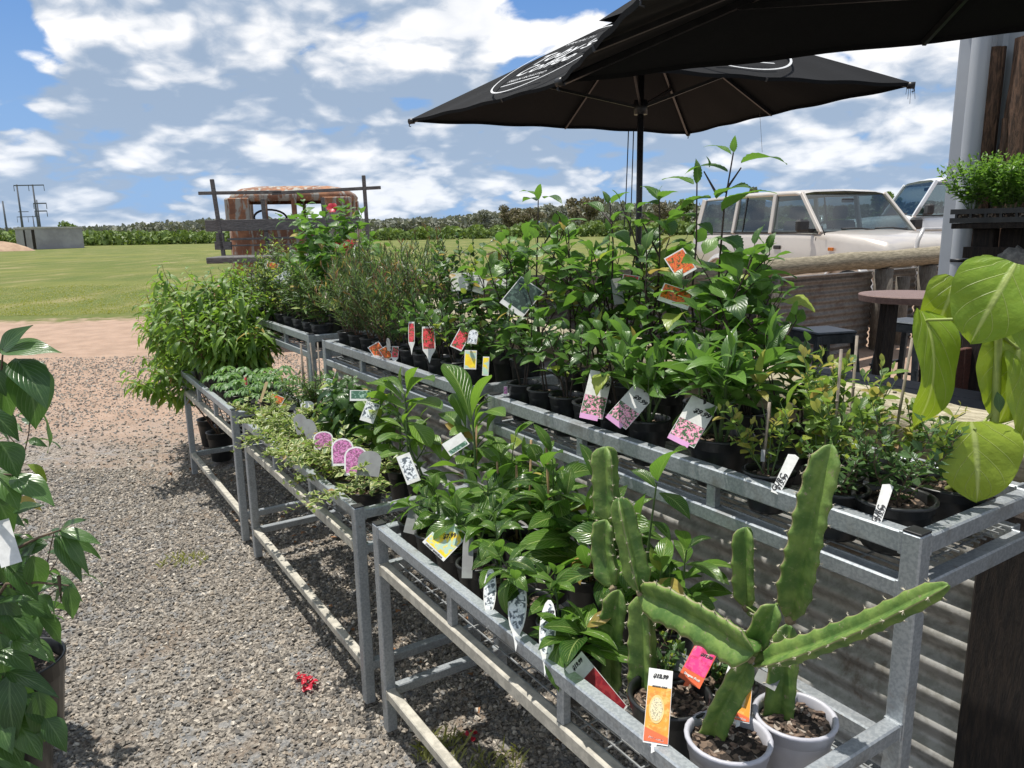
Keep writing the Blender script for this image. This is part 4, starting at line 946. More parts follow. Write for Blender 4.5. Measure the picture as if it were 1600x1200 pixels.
# ------------------------------------------------------------------ leaf materials
LM = {
 'old':   m_leaf('yellowed_old_leaf', (.30, .17, .05), (.42, .36, .08), (.5, .45, .2), .3, 6, .4, trc=(.6, .4, .1)),
 'hib':   m_leaf('hibiscus_leaf', (.022, .070, .015), (.11, .225, .034), (.30, .44, .12), .35, 7, .5),
 'hibd':  m_leaf('dark_shrub_leaf', (.014, .046, .014), (.085, .17, .036), (.16, .26, .10), .3, 7, .45, rough=.3),
 'gard':  m_leaf('gardenia_leaf', (.018, .060, .012), (.12, .24, .034), (.40, .50, .16), .6, 10, .4, rough=.27, bump=.9, lw=.72),
 'magn':  m_leaf('large_ribbed_leaf', (.025, .080, .014), (.15, .27, .034), (.36, .48, .15), .55, 11, .35, rough=.33, bump=.55, lw=.72),
 'blue':  m_leaf('small_fresh_leaf', (.04, .10, .025), (.20, .30, .06), (.26, .36, .12), .25, 5, .4),
 'bluedk':m_leaf('small_mid_leaf', (.04, .09, .03), (.085, .16, .05), (.16, .26, .1), .25, 5, .4),
 'tip':   m_leaf('yellow_orange_new_leaf', (.34, .27, .07), (.28, .38, .065), (.5, .5, .2), .25, 5, .4, tr=.4, trc=(.7, .5, .12)),
 'jas':   m_leaf('cream_edged_leaf', (.07, .14, .03), (.16, .24, .05), (.35, .42, .14), .3, 5, .4, margin=(.52, .54, .24)),
 'peach': m_leaf('peach_leaf', (.045, .115, .018), (.19, .31, .045), (.3, .42, .12), .45, 8, .5),
 'ole':   m_leaf('narrow_grey_leaf', (.035, .075, .030), (.10, .155, .055), (.25, .3, .18), .3, 3, .3),
 'red':   m_leaf('bronze_new_leaf', (.17, .06, .035), (.22, .13, .06), (.3, .2, .1), .2, 3, .3),
 'pap':   m_leaf('papaya_leaf', (.08, .18, .06), (.17, .30, .10), (.42, .52, .28), .5, 5, .6),
 'olive': m_leaf('shrub_leaf', (.04, .09, .03), (.10, .17, .045), (.22, .3, .12), .35, 4, .4),
 'yel':   m_leaf('lime_leaf', (.16, .25, .03), (.30, .36, .06), (.4, .45, .15), .3, 5, .4),
 'frang': m_leaf('glossy_long_leaf', (.020, .065, .015), (.12, .24, .04), (.25, .38, .12), .45, 10, .3, rough=.3),
 'heart': m_leaf('heart_leaf', (.15, .28, .022), (.28, .38, .030), (.52, .60, .20), .85, 4, .55, tr=.38, rough=.42, lw=.91, bump=1., quilt=7, vb=.8, trc=(.55, .70, .04)),
 'left':  m_leaf('drooping_tree_leaf', (.020, .058, .022), (.085, .17, .045), (.22, .33, .14), .4, 8, .5, rough=.28),
 'herb':  m_leaf('bright_herb_leaf', (.08, .19, .03), (.17, .31, .05), (.26, .4, .12), .25, 4, .4),
}
STEMG = simple('green_stem', (.10, .17, .05), (.07, .11, .04), 60, .6)
STEMD = simple('dark_stem', (.055, .035, .025), (.03, .02, .018), 60, .7)
STEMB = simple('brown_stem', (.13, .09, .055), (.08, .055, .04), 60, .8)
STEMR = simple('reddish_stem', (.17, .07, .05), (.10, .08, .04), 60, .7)
REDF = m_leaf('red_petals', (.50, .012, .03), (.62, .03, .07), vs=0, tr=.3, bump=0, trc=(.8, .05, .1))
GA = 2.39996

def pot(P_, c, r_, h, m=None, soil=.86, seed=0):
    m = m or BLACKP; mb = MB(); rb = r_*.76
    mb.lathe(c, [(0, .002), (rb*.92, .002), (rb, .008), (rb+(r_-rb)*.80, h*.80), (rb+(r_-rb)*.82, h*.80+.001), (r_*.985, h*.80+.002), (r_, h-.004), (r_+.004, h-.002), (r_+.004, h+.002), (r_-.001, h+.004), (r_-.005, h), (r_*.93, h*.8), (rb*.93, .01), (0, .01)], 28)
    p = P_(mb, 'pot', m)
    r = np.random.default_rng(seed+77); mb = MB(); n = 20; rs = np.linspace(0, r_*.90, 6); th = np.linspace(0, 2*pi, n+1); zz = r.normal(size=(6, n))*.003; zz = np.concatenate([zz, zz[:, :1]], 1); zz[0] = .004
    mb.grid(np.array([[c+np.array([q*cos(t), q*sin(t), h*soil+zz[i, j]]) for j, t in enumerate(th)] for i, q in enumerate(rs)]))
    for k in range(34):
        a = r.random()*2*pi; q = r_*.86*math.sqrt(r.random()); d = r.normal(size=3); ax_ = np.array([[cos(a), sin(a), .2], [-sin(a), cos(a), 0], [0, 0, 1]]); sz = .003+.007*r.random()
        mb.box(c+np.array([q*cos(a*1.7+k), q*sin(a*1.7+k), h*soil+.003]), (sz*1.8, sz*.8, sz*.5), ax_, mat=1)
    P_(mb, 'soil', [SOIL, CHIP], parent=p)
    return p

def curve_pts(p, d, L, n, wob, rng, up=0.):
    P = [np.array(p, float)]; d = nrm(d)
    for i in range(n):
        d = nrm(d+rng.normal(size=3)*wob+Zv*up); P.append(P[-1]+d*L/n)
    return np.array(P)
def at_t(P, t):
    n = len(P)-1; x = np.clip(t, 0, .9999)*n; i = x.astype(int) if hasattr(x, 'astype') else int(x); f = (x-i)
    f = f[:, None] if hasattr(f, '__len__') else f
    return P[i]*(1-f)+P[i+1]*f, nrm(P[i+1]-P[i])

def SP(**k):
    d = dict(stems=3, spread=.35, wob=.12, nb=0, bl=.4, gap=.03, k=1, L=.08, w=.5, elev=.3, droop=.4, fold=.25, kind='ovate', m='hib', sm=None, tipm=None, tipn=0, pet=.0, sr=.003, t0=.15, fine=1, wave=0., serr=0., upb=.03, twist=.5, bspread=.8)
    d.update(k); return d
SPEC = {
 'hibiscus': SP(stems=4, spread=.30, nb=2, bl=.38, gap=.034, L=.082, w=.70, elev=.25, droop=.45, kind='ovate', m='hib', sm=STEMD, pet=.028, sr=.0035, fine=2, serr=.05, wave=.02, t0=.12),
 'lush':     SP(stems=3, spread=.4, nb=3, bl=.45, gap=.026, L=.062, w=.55, elev=.45, droop=.4, kind='ovate', m='hibd', sm=STEMD, pet=.008, t0=.08),
 'frangi':   SP(stems=4, spread=.34, nb=1, bl=.3, gap=.018, L=.105, w=.34, elev=.75, droop=.5, kind='lance', m='frang', sm=STEMG, pet=.012, sr=.004, t0=.35, fine=2),
 'gardenia': SP(stems=2, spread=.35, nb=1, bl=.4, gap=.050, k=2, L=.118, w=.42, elev=.35, droop=.55, kind='ellip', m='gard', sm=STEMG, pet=.004, sr=.0028, t0=.25, fine=2, wave=.012),
 'magnolia': SP(stems=1, spread=.15, nb=2, bl=.35, gap=.022, L=.125, w=.42, elev=.55, droop=.55, kind='obov', m='magn', sm=STEMG, pet=.006, sr=.0045, t0=.25, fine=2, wave=.01),
 'coffee':   SP(stems=2, spread=.35, nb=3, bl=.4, gap=.03, k=2, L=.10, w=.40, elev=.15, droop=.7, kind='ellip', m='hibd', sm=STEMG, pet=.006, t0=.2, fine=2, wave=.025),
 'blueberry':SP(stems=5, spread=.55, nb=5, bl=.32, gap=.012, L=.030, w=.55, elev=.5, droop=.25, kind='ellip', m='blue', sm=STEMG, tipm='tip', tipn=3, sr=.002, t0=.2),
 'lowbush':  SP(stems=8, spread=.75, nb=4, bl=.35, gap=.010, L=.024, w=.62, elev=.4, droop=.2, kind='small', m='bluedk', sm=STEMB, tipm='yel', tipn=1, sr=.0016, t0=.1),
 'jasmine':  SP(stems=7, spread=1.1, nb=2, bl=.4, gap=.016, k=2, L=.038, w=.52, elev=.35, droop=.3, kind='small', m='jas', sm=STEMR, sr=.0015, t0=.15, upb=-.05),
 'peach':    SP(stems=5, spread=.55, nb=7, bl=.42, gap=.019, L=.115, w=.24, elev=-.25, droop=.7, kind='lance', m='peach', sm=STEMR, pet=.006, sr=.0035, t0=.2),
 'oleander': SP(stems=9, spread=.40, nb=4, bl=.28, gap=.0080, L=.048, w=.15, elev=.75, droop=.1, kind='narrow', m='ole', sm=STEMR, tipm='red', tipn=2, sr=.0018, t0=.1, bspread=.5),
 'callis':   SP(stems=6, spread=.32, nb=5, bl=.22, gap=.008, L=.034, w=.22, elev=.7, droop=.1, kind='narrow', m='olive', sm=STEMB, tipm='red', tipn=3, sr=.002, t0=.1, bspread=.5),
 'shrub':    SP(stems=6, spread=.5, nb=5, bl=.34, gap=.014, L=.052, w=.26, elev=.35, droop=.4, kind='lance', m='olive', sm=STEMB, sr=.0022, t0=.12),
 'limeshrub':SP(stems=5, spread=.5, nb=5, bl=.34, gap=.015, L=.042, w=.42, elev=.4, droop=.3, kind='small', m='olive', sm=STEMB, tipm='yel', tipn=5, sr=.0022, t0=.12),
 'round':    SP(stems=5, spread=.35, nb=5, bl=.3, gap=.017, L=.038, w=.70, elev=.35, droop=.3, kind='ellip', m='hibd', sm=STEMD, sr=.0022, t0=.1),
 'bigleaf':  SP(stems=3, spread=.4, nb=3, bl=.4, gap=.032, L=.080, w=.85, elev=.15, droop=.45, kind='ovate', m='hib', sm=STEMG, pet=.03, sr=.003, t0=.15, fine=2),
 'lushF':    SP(stems=3, spread=.30, nb=2, bl=.35, gap=.026, L=.060, w=.52, elev=.55, droop=.4, kind='ovate', m='hibd', sm=STEMD, pet=.008, t0=.30),
 'hibF':     SP(stems=2, spread=.25, nb=1, bl=.35, gap=.034, L=.078, w=.66, elev=.35, droop=.45, kind='ovate', m='hib', sm=STEMD, pet=.024, sr=.003, fine=2, serr=.05, wave=.02, t0=.35),
 'gardF':    SP(stems=1, spread=.30, nb=1, bl=.50, gap=.036, k=2, L=.090, w=.44, elev=.40, droop=.6, kind='ellip', m='gard', sm=STEMG, pet=.004, sr=.0028, t0=.50, fine=2, wave=.012),
 'peachT':   SP(stems=4, spread=.42, nb=8, bl=.34, gap=.018, L=.115, w=.24, elev=-.25, droop=.7, kind='lance', m='peach', sm=STEMR, pet=.006, sr=.004, t0=.52, b0=.48),
 'herb':     SP(stems=16, spread=.55, nb=5, bl=.3, gap=.014, L=.030, w=.60, elev=.35, droop=.3, kind='small', m='herb', sm=STEMG, sr=.0015, t0=.2),
}
def grow(sp, base, H, rng, scale=1., lean=(0, 0, 0), dens=1.):
    """returns stem and foliage meshes (world coordinates)"""
    st = MB(); fo = MB(); mats = [LM[sp['m']]]+([LM[sp['tipm']]] if sp['tipm'] else [])
    lines = []; ph = rng.random()*6
    for i in range(sp['stems']):
        a = ph+i*2*pi/sp['stems']+rng.normal()*.3; q = sp['spread']*(.35+.8*rng.random()) if sp['stems'] > 1 else sp['spread']*rng.random()
        d = nrm(np.array([cos(a)*q, sin(a)*q, 1.])+np.array(lean)); Ls = H*(.75+.3*rng.random())*(1 if i else 1.02)
        P = curve_pts(base+np.array([cos(a), sin(a), 0])*.008*min(i, 1), d, Ls, 7, sp['wob'], rng, sp['upb'])
        if sp['upb'] < 0:
            x = np.linspace(0, 1, len(P)); P[:, 2] -= (x**2.2)*H*.55*(rng.random()*.9)
        lines.append((P, Ls, sp['sr']*(1 if i else 1.1)))
        for j in range(sp['nb']):
            t = sp.get('b0', .25)+(.90-sp.get('b0', .25))*(j+rng.random()*.6)/max(1, sp['nb']); p, tg = at_t(P, t); b = rng.random()*2*pi
            dd = nrm(tg*.6+np.array([cos(b), sin(b), .35])*sp['bspread']); Lb = H*sp['bl']*(.6+.6*rng.random())*(1.15-.5*t)
            lines.append((curve_pts(p, dd, Lb, 4, sp['wob'], rng, sp['upb']), Lb, sp['sr']*.6))
    Bs = []; Ds = []; Us = []; Ls_ = []; Ms = []
    for P, L_, r_ in lines:
        st.tube(P, np.linspace(r_, r_*.45, len(P)), 5, cap=False)
        n = max(2, int(L_/sp['gap']*dens)); tmin = sp['t0'] if L_ > H*.55 else .12
        tip_n = sp['tipn'] if (L_ > H*.55 or rng.random() < .45) else 0
        for i in range(n+1):
            t = tmin+(1-tmin)*i/n; p, tg = at_t(P, t); az = i*GA+ph
            for k in range(sp['k']):
                a = az+k*pi if sp['k'] == 2 else az; a = i*pi/2+k*pi+ph+rng.normal()*.3 if sp['k'] == 2 else a+rng.normal()*.3
                e = sp['elev']+(.9*max(0, t-.75)/.25)*(1 if sp['elev'] > 0 else .6)+rng.normal()*.22
                out = np.array([cos(a), sin(a), 0]); out = nrm(out-tg*out.dot(tg)*.6)
                d = nrm(out*cos(e)+Zv*sin(e)*.75+tg*.25)
                s_ = (1-.45*max(0, t-.7)/.3)*(.72+.45*rng.random())*scale
                pp = p
                if sp['pet'] > .001:
                    pl = sp['pet']*s_; pp = p+nrm(d+Zv*.25)*pl
                    if sp['pet'] > .007: st.tube([p, pp], r_*.35, 3, cap=False)
                Bs.append(pp); Ds.append(d); Us.append(Zv*.9+out*.15+rng.normal(size=3)*.22); Ls_.append(sp['L']*s_); Ms.append(1 if (sp['tipm'] and i > n-tip_n) else 0)
    Bs, Ds, Us, Ls_, Ms = map(np.array, (Bs, Ds, Us, Ls_, Ms)); N = len(Bs)
    if len(mats) == 1: mats.append(LM['yel'])
    mats.append(LM['old']); old = (rng.random(N) < .015) & (Ms == 0); Ms[old] = 2; yy_ = (rng.random(N) < .03) & (Ms == 0); Ms[yy_] = 1
    for m in (0, 1, 2):
        q = Ms == m
        if q.any():
            nn = q.sum(); leaves(fo, Bs[q], Ds[q], Us[q], Ls_[q], Ls_[q]*sp['w']*(.85+.3*rng.random(nn)), sp['kind'], sp['droop']*(.5+rng.random(nn)), sp['fold']*(.4+1.1*rng.random(nn)), m, rng=rng, wave=sp['wave'], serr=sp['serr'], twist=sp['twist'], fine=sp['fine'])
    return st, fo, mats
def finish(P_, st, fo, mats, stemm, fname='foliage'):
    if st.n: P_(st, 'stem', stemm)
    if fo.n: return P_(fo, fname, mats)

PLANTS = []   # (root, PART, s, b, z) for hanging the tags
def hang(root, P_, s, b, z): PLANTS.append((root, P_, s, b, z))
def plant(sp, s, b, z, r_, h, H, label, seed, group, name='potted_plant', scale=1., stakes=0, lean=(0, 0, 0), potm=None, dens=1., stake_m=None, stake_h=None, flowers=0):
    rng = np.random.default_rng(seed); c = W(s, b, z); root = thing(name, c, label, 'potted plant', group); P_ = PART(root); S_ = SPEC[sp] if isinstance(sp, str) else sp
    pot(P_, c, r_, h, potm, seed=seed)
    st, fo, mats = grow(S_, c+Zv*h*.85, H, rng, scale, lean, dens); finish(P_, st, fo, mats, S_['sm'] or STEMG)
    for k in range(stakes):
        a = rng.random()*6; q = c+np.array([cos(a), sin(a), 0])*r_*.35+Zv*h*.6; hh = (stake_h or H*(.75+.4*rng.random())); mb = MB(); mb.tube([q, q+np.array([rng.normal()*.012, rng.normal()*.012, hh+h*.3])], .0032, 6)
        for kz in (.35, .7): mb.tube([q+Zv*hh*kz, q+Zv*(hh*kz+.004)], .0042, 6)
        P_(mb, 'stake', stake_m or BAMBOO)
    if flowers:
        V = np.concatenate(fo.V)
        for k in range(flowers):
            mb = MB()
            p = V[rng.integers(len(V))]; n5 = 6; a = np.arange(n5)*2*pi/n5; ax_ = nrm(rng.normal(size=3)-np.array([0, .8, -.2])); u = nrm(np.cross(ax_, Zv)); v = np.cross(ax_, u)
            leaves(mb, np.repeat(p[None], n5, 0), ax_*.5+u*np.cos(a)[:, None]+v*np.sin(a)[:, None], np.repeat(ax_[None], n5, 0), .034, .028, 'obov', .3, .1, rng=rng)
            P_(mb, 'flower', REDF)
    hang(root, P_, s, b, z+h)
    return root, P_
ORD = ['nearest', 'second', 'third', 'fourth', 'fifth', 'sixth', 'seventh', 'eighth', 'ninth', 'tenth', 'eleventh', 'twelfth']
def row(items, b, z, where, group, seed0, rdef=.052, hdef=.13):
    """items: (s, species, H, look, opts) listed in any order; labelled by their order from the near end"""
    items = sorted(items, key=lambda q: -q[0])
    for i, it in enumerate(items):
        s, sp, H, look = it[:4]; o = dict(it[4]) if len(it) > 4 else {}
        nm = ORD[i] if i < len(ORD) else 'farthest'
        if i == len(items)-1 and i > 0: nm = 'farthest'
        lab = '%s, %s pot in the %s' % (look, nm, where)
        plant(sp, s, o.pop('b', b), z, o.pop('r', rdef), o.pop('h', hdef), H, o.pop('label', lab), seed0+i*7, group, **o)

ZL, ZU = .556, .919   # standing height on the lower and the upper shelves
# ---------------- farthest rack
G3u = 'plants on the farthest rack, upper shelf'
row([(-4.93, 'shrub', .40, 'narrow leafed shrub'), (-4.76, 'limeshrub', .40, 'shrub with yellow tips'), (-4.59, 'shrub', .33, 'dense willowy shrub'), (-4.42, 'limeshrub', .33, 'lime tipped shrub'),
     (-4.25, 'shrub', .36, 'dark narrow shrub'), (-4.08, 'shrub', .30, 'narrow leafed bush'), (-3.91, 'shrub', .32, 'bushy willowy shrub'), (-3.77, 'shrub', .26, 'small narrow shrub')], 1.27, ZU, 'front row, farthest upper shelf', G3u, 100, .055, .12)
row([(-4.93, 'limeshrub', .46, 'lime shrub'), (-4.76, 'shrub', .50, 'green shrub'), (-4.58, 'bigleaf', .38, 'broad leafed shrub'), (-4.40, 'bigleaf', .50, 'leafy red flowered hibiscus', dict(flowers=2, dens=1.3)),
     (-4.20, 'bigleaf', .62, 'tall red flowered hibiscus', dict(flowers=4, dens=1.5)), (-4.02, 'bigleaf', .66, 'tallest red flowered hibiscus', dict(flowers=4, dens=1.5)), (-3.84, 'bigleaf', .52, 'broad leafed shrub', dict(dens=1.3))], 1.46, ZU, 'back row, farthest upper shelf', G3u, 200, .06, .13)
G3l = 'plants on the farthest rack, lower shelf'
row([(-4.92, 'peach', .52, 'leafy young peach tree'), (-4.72, 'peach', .48, 'drooping peach tree'), (-4.52, 'peach', .36, 'bright peach tree')], .89, ZL, 'front row, farthest lower shelf', G3l, 300, .06, .14)
row([(-4.90, 'peach', .66, 'tall bushy peach tree'), (-4.66, 'peach', .58, 'bushy peach tree'), (-4.46, 'peach', .38, 'dark peach tree')], 1.05, ZL, 'back row, farthest lower shelf', G3l, 340, .06, .14)
row([(-5.36, 'peachT', .92, 'peach tree', dict(b=1.08, dens=.9, label='peach tree in a black pot on the gravel just beyond the farthest rack', r=.085, h=.2, lean=(-.15, .0, 0))),
     (-5.20, 'peachT', .88, 'peach tree', dict(b=1.00, label='peach tree leaning over the path from a ground pot beyond the racks', r=.085, h=.2, lean=(-.42, -.05, 0))),
     (-5.62, 'peachT', 1.0, 'peach tree', dict(b=1.02, label='farthest peach tree standing on the gravel, its shoots reaching left', r=.085, h=.2, lean=(-.45, .0, 0))),
     (-5.50, 'peachT', 1.10, 'peach tree', dict(b=1.25, label='tall peach tree standing behind the far end of the racks', r=.09, h=.22, lean=(-.1, 0, 0)))], 1, .0, '', 'peach trees standing on the ground', 380)
# papaya seedlings: palmate leaves on long stalks
def papaya(s, b, seed, label, H=.15):
    rng = np.random.default_rng(seed); c = W(s, b, ZL); root = thing('potted_plant', c, label, 'potted plant', 'papaya seedlings'); P_ = PART(root); pot(P_, c, .05, .10, seed=seed)
    st = MB(); fo = MB(); top = c+Zv*(.085+H*.7); st.tube([c+Zv*.08, top], .004, 6)
    for k in range(8):
        a = k*GA; q = top-Zv*.012*k*.6; e = .55-.12*k*.5; d = nrm(np.array([cos(a)*cos(e), sin(a)*cos(e), sin(e)])); hub = q+d*(.05+.035*rng.random()); st.tube([q, q+(hub-q)*.5+Zv*.006, hub], .0016, 4, cap=False)
        out = nrm(np.array([cos(a), sin(a), -.25])); sd = np.cross(out, Zv); n7 = 7; an = np.linspace(-2.0, 2.0, n7)
        leaves(fo, np.repeat(hub[None], n7, 0), out*np.cos(an)[:, None]+sd*np.sin(an)[:, None], Zv+rng.normal(size=3)*.15, (.062-.008*np.abs(an))*(.8+.4*rng.random()), .024, 'lance', .45, .3, rng=rng, serr=.15)
    P_(st, 'stem', STEMG); P_(fo, 'foliage', LM['pap']); hang(root, P_, s, b, ZL+.1)
for i, (s, b) in enumerate([(-3.80, .88), (-3.96, .88), (-4.12, .89), (-4.28, .88), (-3.78, 1.05), (-3.95, 1.05), (-4.13, 1.06)]):
    papaya(s, b, 400+i, 'papaya seedling with lobed leaves, %s from the near end, %s row, farthest lower shelf' % (ORD[i if i < 4 else i-4], 'front' if i < 4 else 'back'), .15+.02*(i % 3))
mb = MB(); tc_ = W(-4.03, .965, ZL)
# ---------------- middle rack
G2u = 'plants on the middle rack, upper shelf'
row([(-3.40, 'oleander', .40, 'fine leafed oleander'), (-3.26, 'oleander', .44, 'grey leafed oleander'), (-3.12, 'oleander', .40, 'bronze tipped oleander'), (-2.98, 'oleander', .43, 'wiry bronze tipped oleander'), (-2.84, 'callis', .36, 'wispy bottlebrush'),
     (-2.71, 'lushF', .22, 'small glossy shrub'), (-2.59, 'lushF', .24, 'leafy glossy shrub'), (-2.47, 'lushF', .22, 'dark leafed shrub'), (-2.35, 'lushF', .24, 'bushy dark shrub'), (-2.22, 'round', .22, 'round leafed shrub')], 1.27, ZU, 'front row, middle upper shelf', G2u, 500, .048, .12)
row([(-3.40, 'oleander', .42, 'feathery oleander'), (-3.24, 'oleander', .46, 'upright oleander'), (-3.08, 'oleander', .44, 'red tipped oleander'), (-2.92, 'callis', .42, 'upright bottlebrush'), (-2.76, 'callis', .55, 'tallest slender bottlebrush', dict(stakes=1, stake_h=.26)),
     (-2.60, 'round', .52, 'round leafed upright shrub', dict(stakes=1, stake_h=.24)), (-2.45, 'round', .45, 'dark round leafed shrub', dict(stakes=2, stake_h=.25)), (-2.30, 'hibiscus', .46, 'hibiscus'), (-2.18, 'hibiscus', .46, 'staked hibiscus', dict(stakes=1, stake_h=.25))], 1.46, ZU, 'back row, middle upper shelf', G2u, 600, .055, .13)
G2l = 'plants on the middle rack, lower shelf'
JAS = 'cream edged trailing plant'
row([(s, 'jasmine', .22, JAS, dict(lean=(-.40, -.22, 0), h=.10)) for s in (-3.40, -3.24, -3.08, -2.92, -2.76, -2.60)]+[(-2.44, 'jasmine', .32, 'long cream edged trailing plant', dict(lean=(-.55, -.35, 0), h=.10, dens=.8)), (-2.28, 'jasmine', .28, 'sparse cream edged trailing plant', dict(lean=(-.45, -.35, 0), h=.10, dens=.6))], .88, ZL, 'front row, middle lower shelf', G2l, 700, .052, .10)
row([(-3.40, 'shrub', .22, 'narrow leafed shrub', dict(stakes=2, stake_m=GREYSTAKE, stake_h=.34)), (-3.24, 'shrub', .24, 'staked narrow shrub', dict(stakes=2, stake_m=GREYSTAKE, stake_h=.36)), (-3.08, 'jasmine', .2, 'cream edged plant'), (-2.94, 'coffee', .26, 'dark leafed camellia'), (-2.80, 'coffee', .28, 'glossy camellia'), (-2.66, 'coffee', .28, 'drooping glossy camellia'),
     (-2.50, 'magnolia', .27, 'large leafed magnolia'), (-2.36, 'magnolia', .30, 'bright leafed magnolia'), (-2.20, 'magnolia', .24, 'ribbed leaf magnolia')], 1.05, ZL, 'back row, middle lower shelf', G2l, 800, .052, .12)
# ---------------- nearest rack
G1u = 'plants on the nearest rack, upper shelf'
row([(-1.90, 'lushF', .27, 'glossy shrub'), (-1.79, 'hibF', .30, 'young hibiscus'), (-1.68, 'lushF', .26, 'leafy glossy shrub'), (-1.57, 'lushF', .28, 'dark glossy shrub'), (-1.46, 'hibF', .28, 'hibiscus with a light underside'), (-1.345, 'frangi', .24, 'long leafed shrub')], 1.265, ZU, 'front row, nearest upper shelf', G1u, 900, .050, .115)
plant('frangi', -1.135, 1.29, ZU, .072, .115, .26, 'long pointed leaves on pale stalks in the largest black pot, nearest upper shelf', 951, G1u, scale=1.12)
plant('blueberry', -.965, 1.245, ZU, .050, .085, .16, 'small blueberry with pale pink tips beside a thin grey stake', 952, G1u, dens=.7, stakes=1, stake_m=GREYSTAKE, stake_h=.15)
plant('blueberry', -.865, 1.31, ZU, .058, .095, .25, 'tall blueberry with orange yellow tips and a handwritten white stake, nearest upper shelf', 953, G1u, scale=1.15, stakes=1, stake_m=GREYSTAKE)
plant('blueberry', -.93, 1.43, ZU, .058, .10, .23, 'blueberry with yellow tips behind the handwritten stake label', 954, G1u, scale=1.1, dens=.75, stakes=1, stake_m=GREYSTAKE)
plant('blueberry', -.80, 1.43, ZU, .055, .10, .20, 'blueberry with orange tip behind the low dark bush', 955, G1u, scale=1.0, dens=.7, stakes=1, stake_m=GREYSTAKE, stake_h=.27)
plant('lowbush', -.715, 1.275, ZU, .068, .095, .18, 'low dense dark leafed bush beside the corner post', 956, G1u, dens=1.2)
plant('lowbush', -.80, 1.24, ZU, .050, .095, .12, 'small dark leafed bush left of the low dense bush', 957, G1u)
plant('lush', -1.05, 1.44, ZU, .055, .12, .20, 'dark glossy shrub between the blueberries and the tall hibiscus', 958, G1u)
row([(-1.90, 'hibiscus', .46, 'hibiscus'), (-1.77, 'hibiscus', .52, 'upright hibiscus'), (-1.63, 'hibiscus', .50, 'dark stemmed hibiscus'), (-1.49, 'hibiscus', .52, 'serrated hibiscus'), (-1.34, 'hibiscus', .54, 'lush hibiscus', dict(dens=1.35, scale=1.1)), (-1.21, 'hibiscus', .36, 'dense dark hibiscus', dict(lean=(-.12, 0, 0)))], 1.46, ZU, 'back row, nearest upper shelf', G1u, 1000, .055, .13)
G1l = 'plants on the nearest rack, lower shelf'
row([(-1.885, 'gardF', .14, 'small gardenia', dict(dens=.7)), (-1.775, 'gardF', .17, 'broad leafed gardenia', dict(dens=.8)), (-1.66, 'gardF', .20, 'gardenia with lime veins'), (-1.54, 'gardF', .20, 'leafy gardenia'), (-1.425, 'gardF', .16, 'dark leafed gardenia'), (-1.305, 'gardF', .20, 'gardenia with pale new leaf'), (-1.185, 'gardF', .15, 'low gardenia')], .875, ZL, 'front row, nearest lower shelf', G1l, 1100, .050, .125)
row([(-1.89, 'magnolia', .30, 'upright ribbed leaf magnolia', dict(stakes=1)), (-1.75, 'gardenia', .26, 'staked gardenia', dict(stakes=1, scale=1.15)), (-1.61, 'gardenia', .27, 'twin staked gardenia', dict(stakes=2, scale=1.2)), (-1.47, 'gardenia', .28, 'wide leafed gardenia', dict(stakes=1, scale=1.2)), (-1.33, 'gardenia', .26, 'tall staked gardenia', dict(stakes=2, scale=1.25)), (-1.19, 'gardenia', .24, 'large leafed gardenia', dict(stakes=1, scale=1.2)), (-1.05, 'gardenia', .20, 'gardenia behind the cactus', dict(scale=1.1))], 1.06, ZL, 'back row, nearest lower shelf', G1l, 1200, .052, .125)

# ------------------------------------------------------------------ single leaves laid out one by one
def hero(mb, base, tip, width, kind='ovate', up=None, droop=.3, fold=.2, mat=0, rnd=None, fine=2, wave=.01, serr=0., seed=0):
    base = np.asarray(base, float); tip = np.asarray(tip, float); ch = tip-base; L = np.linalg.norm(ch); d = ch/L
    up = Zv if up is None else np.asarray(up, float); sd = nrm(np.cross(d, up)); n_ = np.cross(sd, d)
    d0 = d*cos(droop)+n_*sin(droop); L0 = L*droop/sin(droop) if droop > 1e-3 else L
    leaves(mb, base[None], d0[None], (n_*cos(droop)-d*sin(droop))[None], L0, width, kind, droop, fold, mat, rnd=rnd, rng=np.random.default_rng(seed), wave=wave, serr=serr, fine=fine)
def cam_up(k=.6): return nrm(-Fv*k+Zv*.8)
def pxm(p): return np.linalg.norm((np.asarray(p)-C0).dot(Fv))/FP
def heroset(P_, bdef, stems, lv, leafm, stemm, kind='ovate', serr=0., seed=1, name='foliage', sr=.0035):
    st = MB(); fo = MB(); r = np.random.default_rng(seed)
    for pts in stems:
        q = [atb(x, y, bb[0] if bb else bdef) for (x, y, *bb) in pts]; st.tube(q, np.linspace(sr, sr*.5, len(q)), 6, cap=False)
    for i, (x0, y0, x1, y1, wpx, *o) in enumerate(lv):
        db = r.normal()*.015; a = atb(x0, y0, bdef); b = atb(x1, y1, bdef+db+(o[0] if o else 0)); k = pxm(a)
        hero(fo, a, b, wpx*k, kind, up=Zv+r.normal(size=3)*.12-Fv*(.15 if len(o) < 2 else o[1]), droop=.35+.2*r.random(), fold=.18+.2*r.random(), serr=serr, seed=i, fine=3)
    if st.n: P_(st, 'shoot', stemm)
    P_(fo, name, leafm)
def nearest_plant(p):
    return min(PLANTS, key=lambda q: np.linalg.norm(W(q[2], q[3], q[4])[:2]-np.asarray(p)[:2])+(.6 if (q[4] > .95) != (p[2] > .93) else 0))
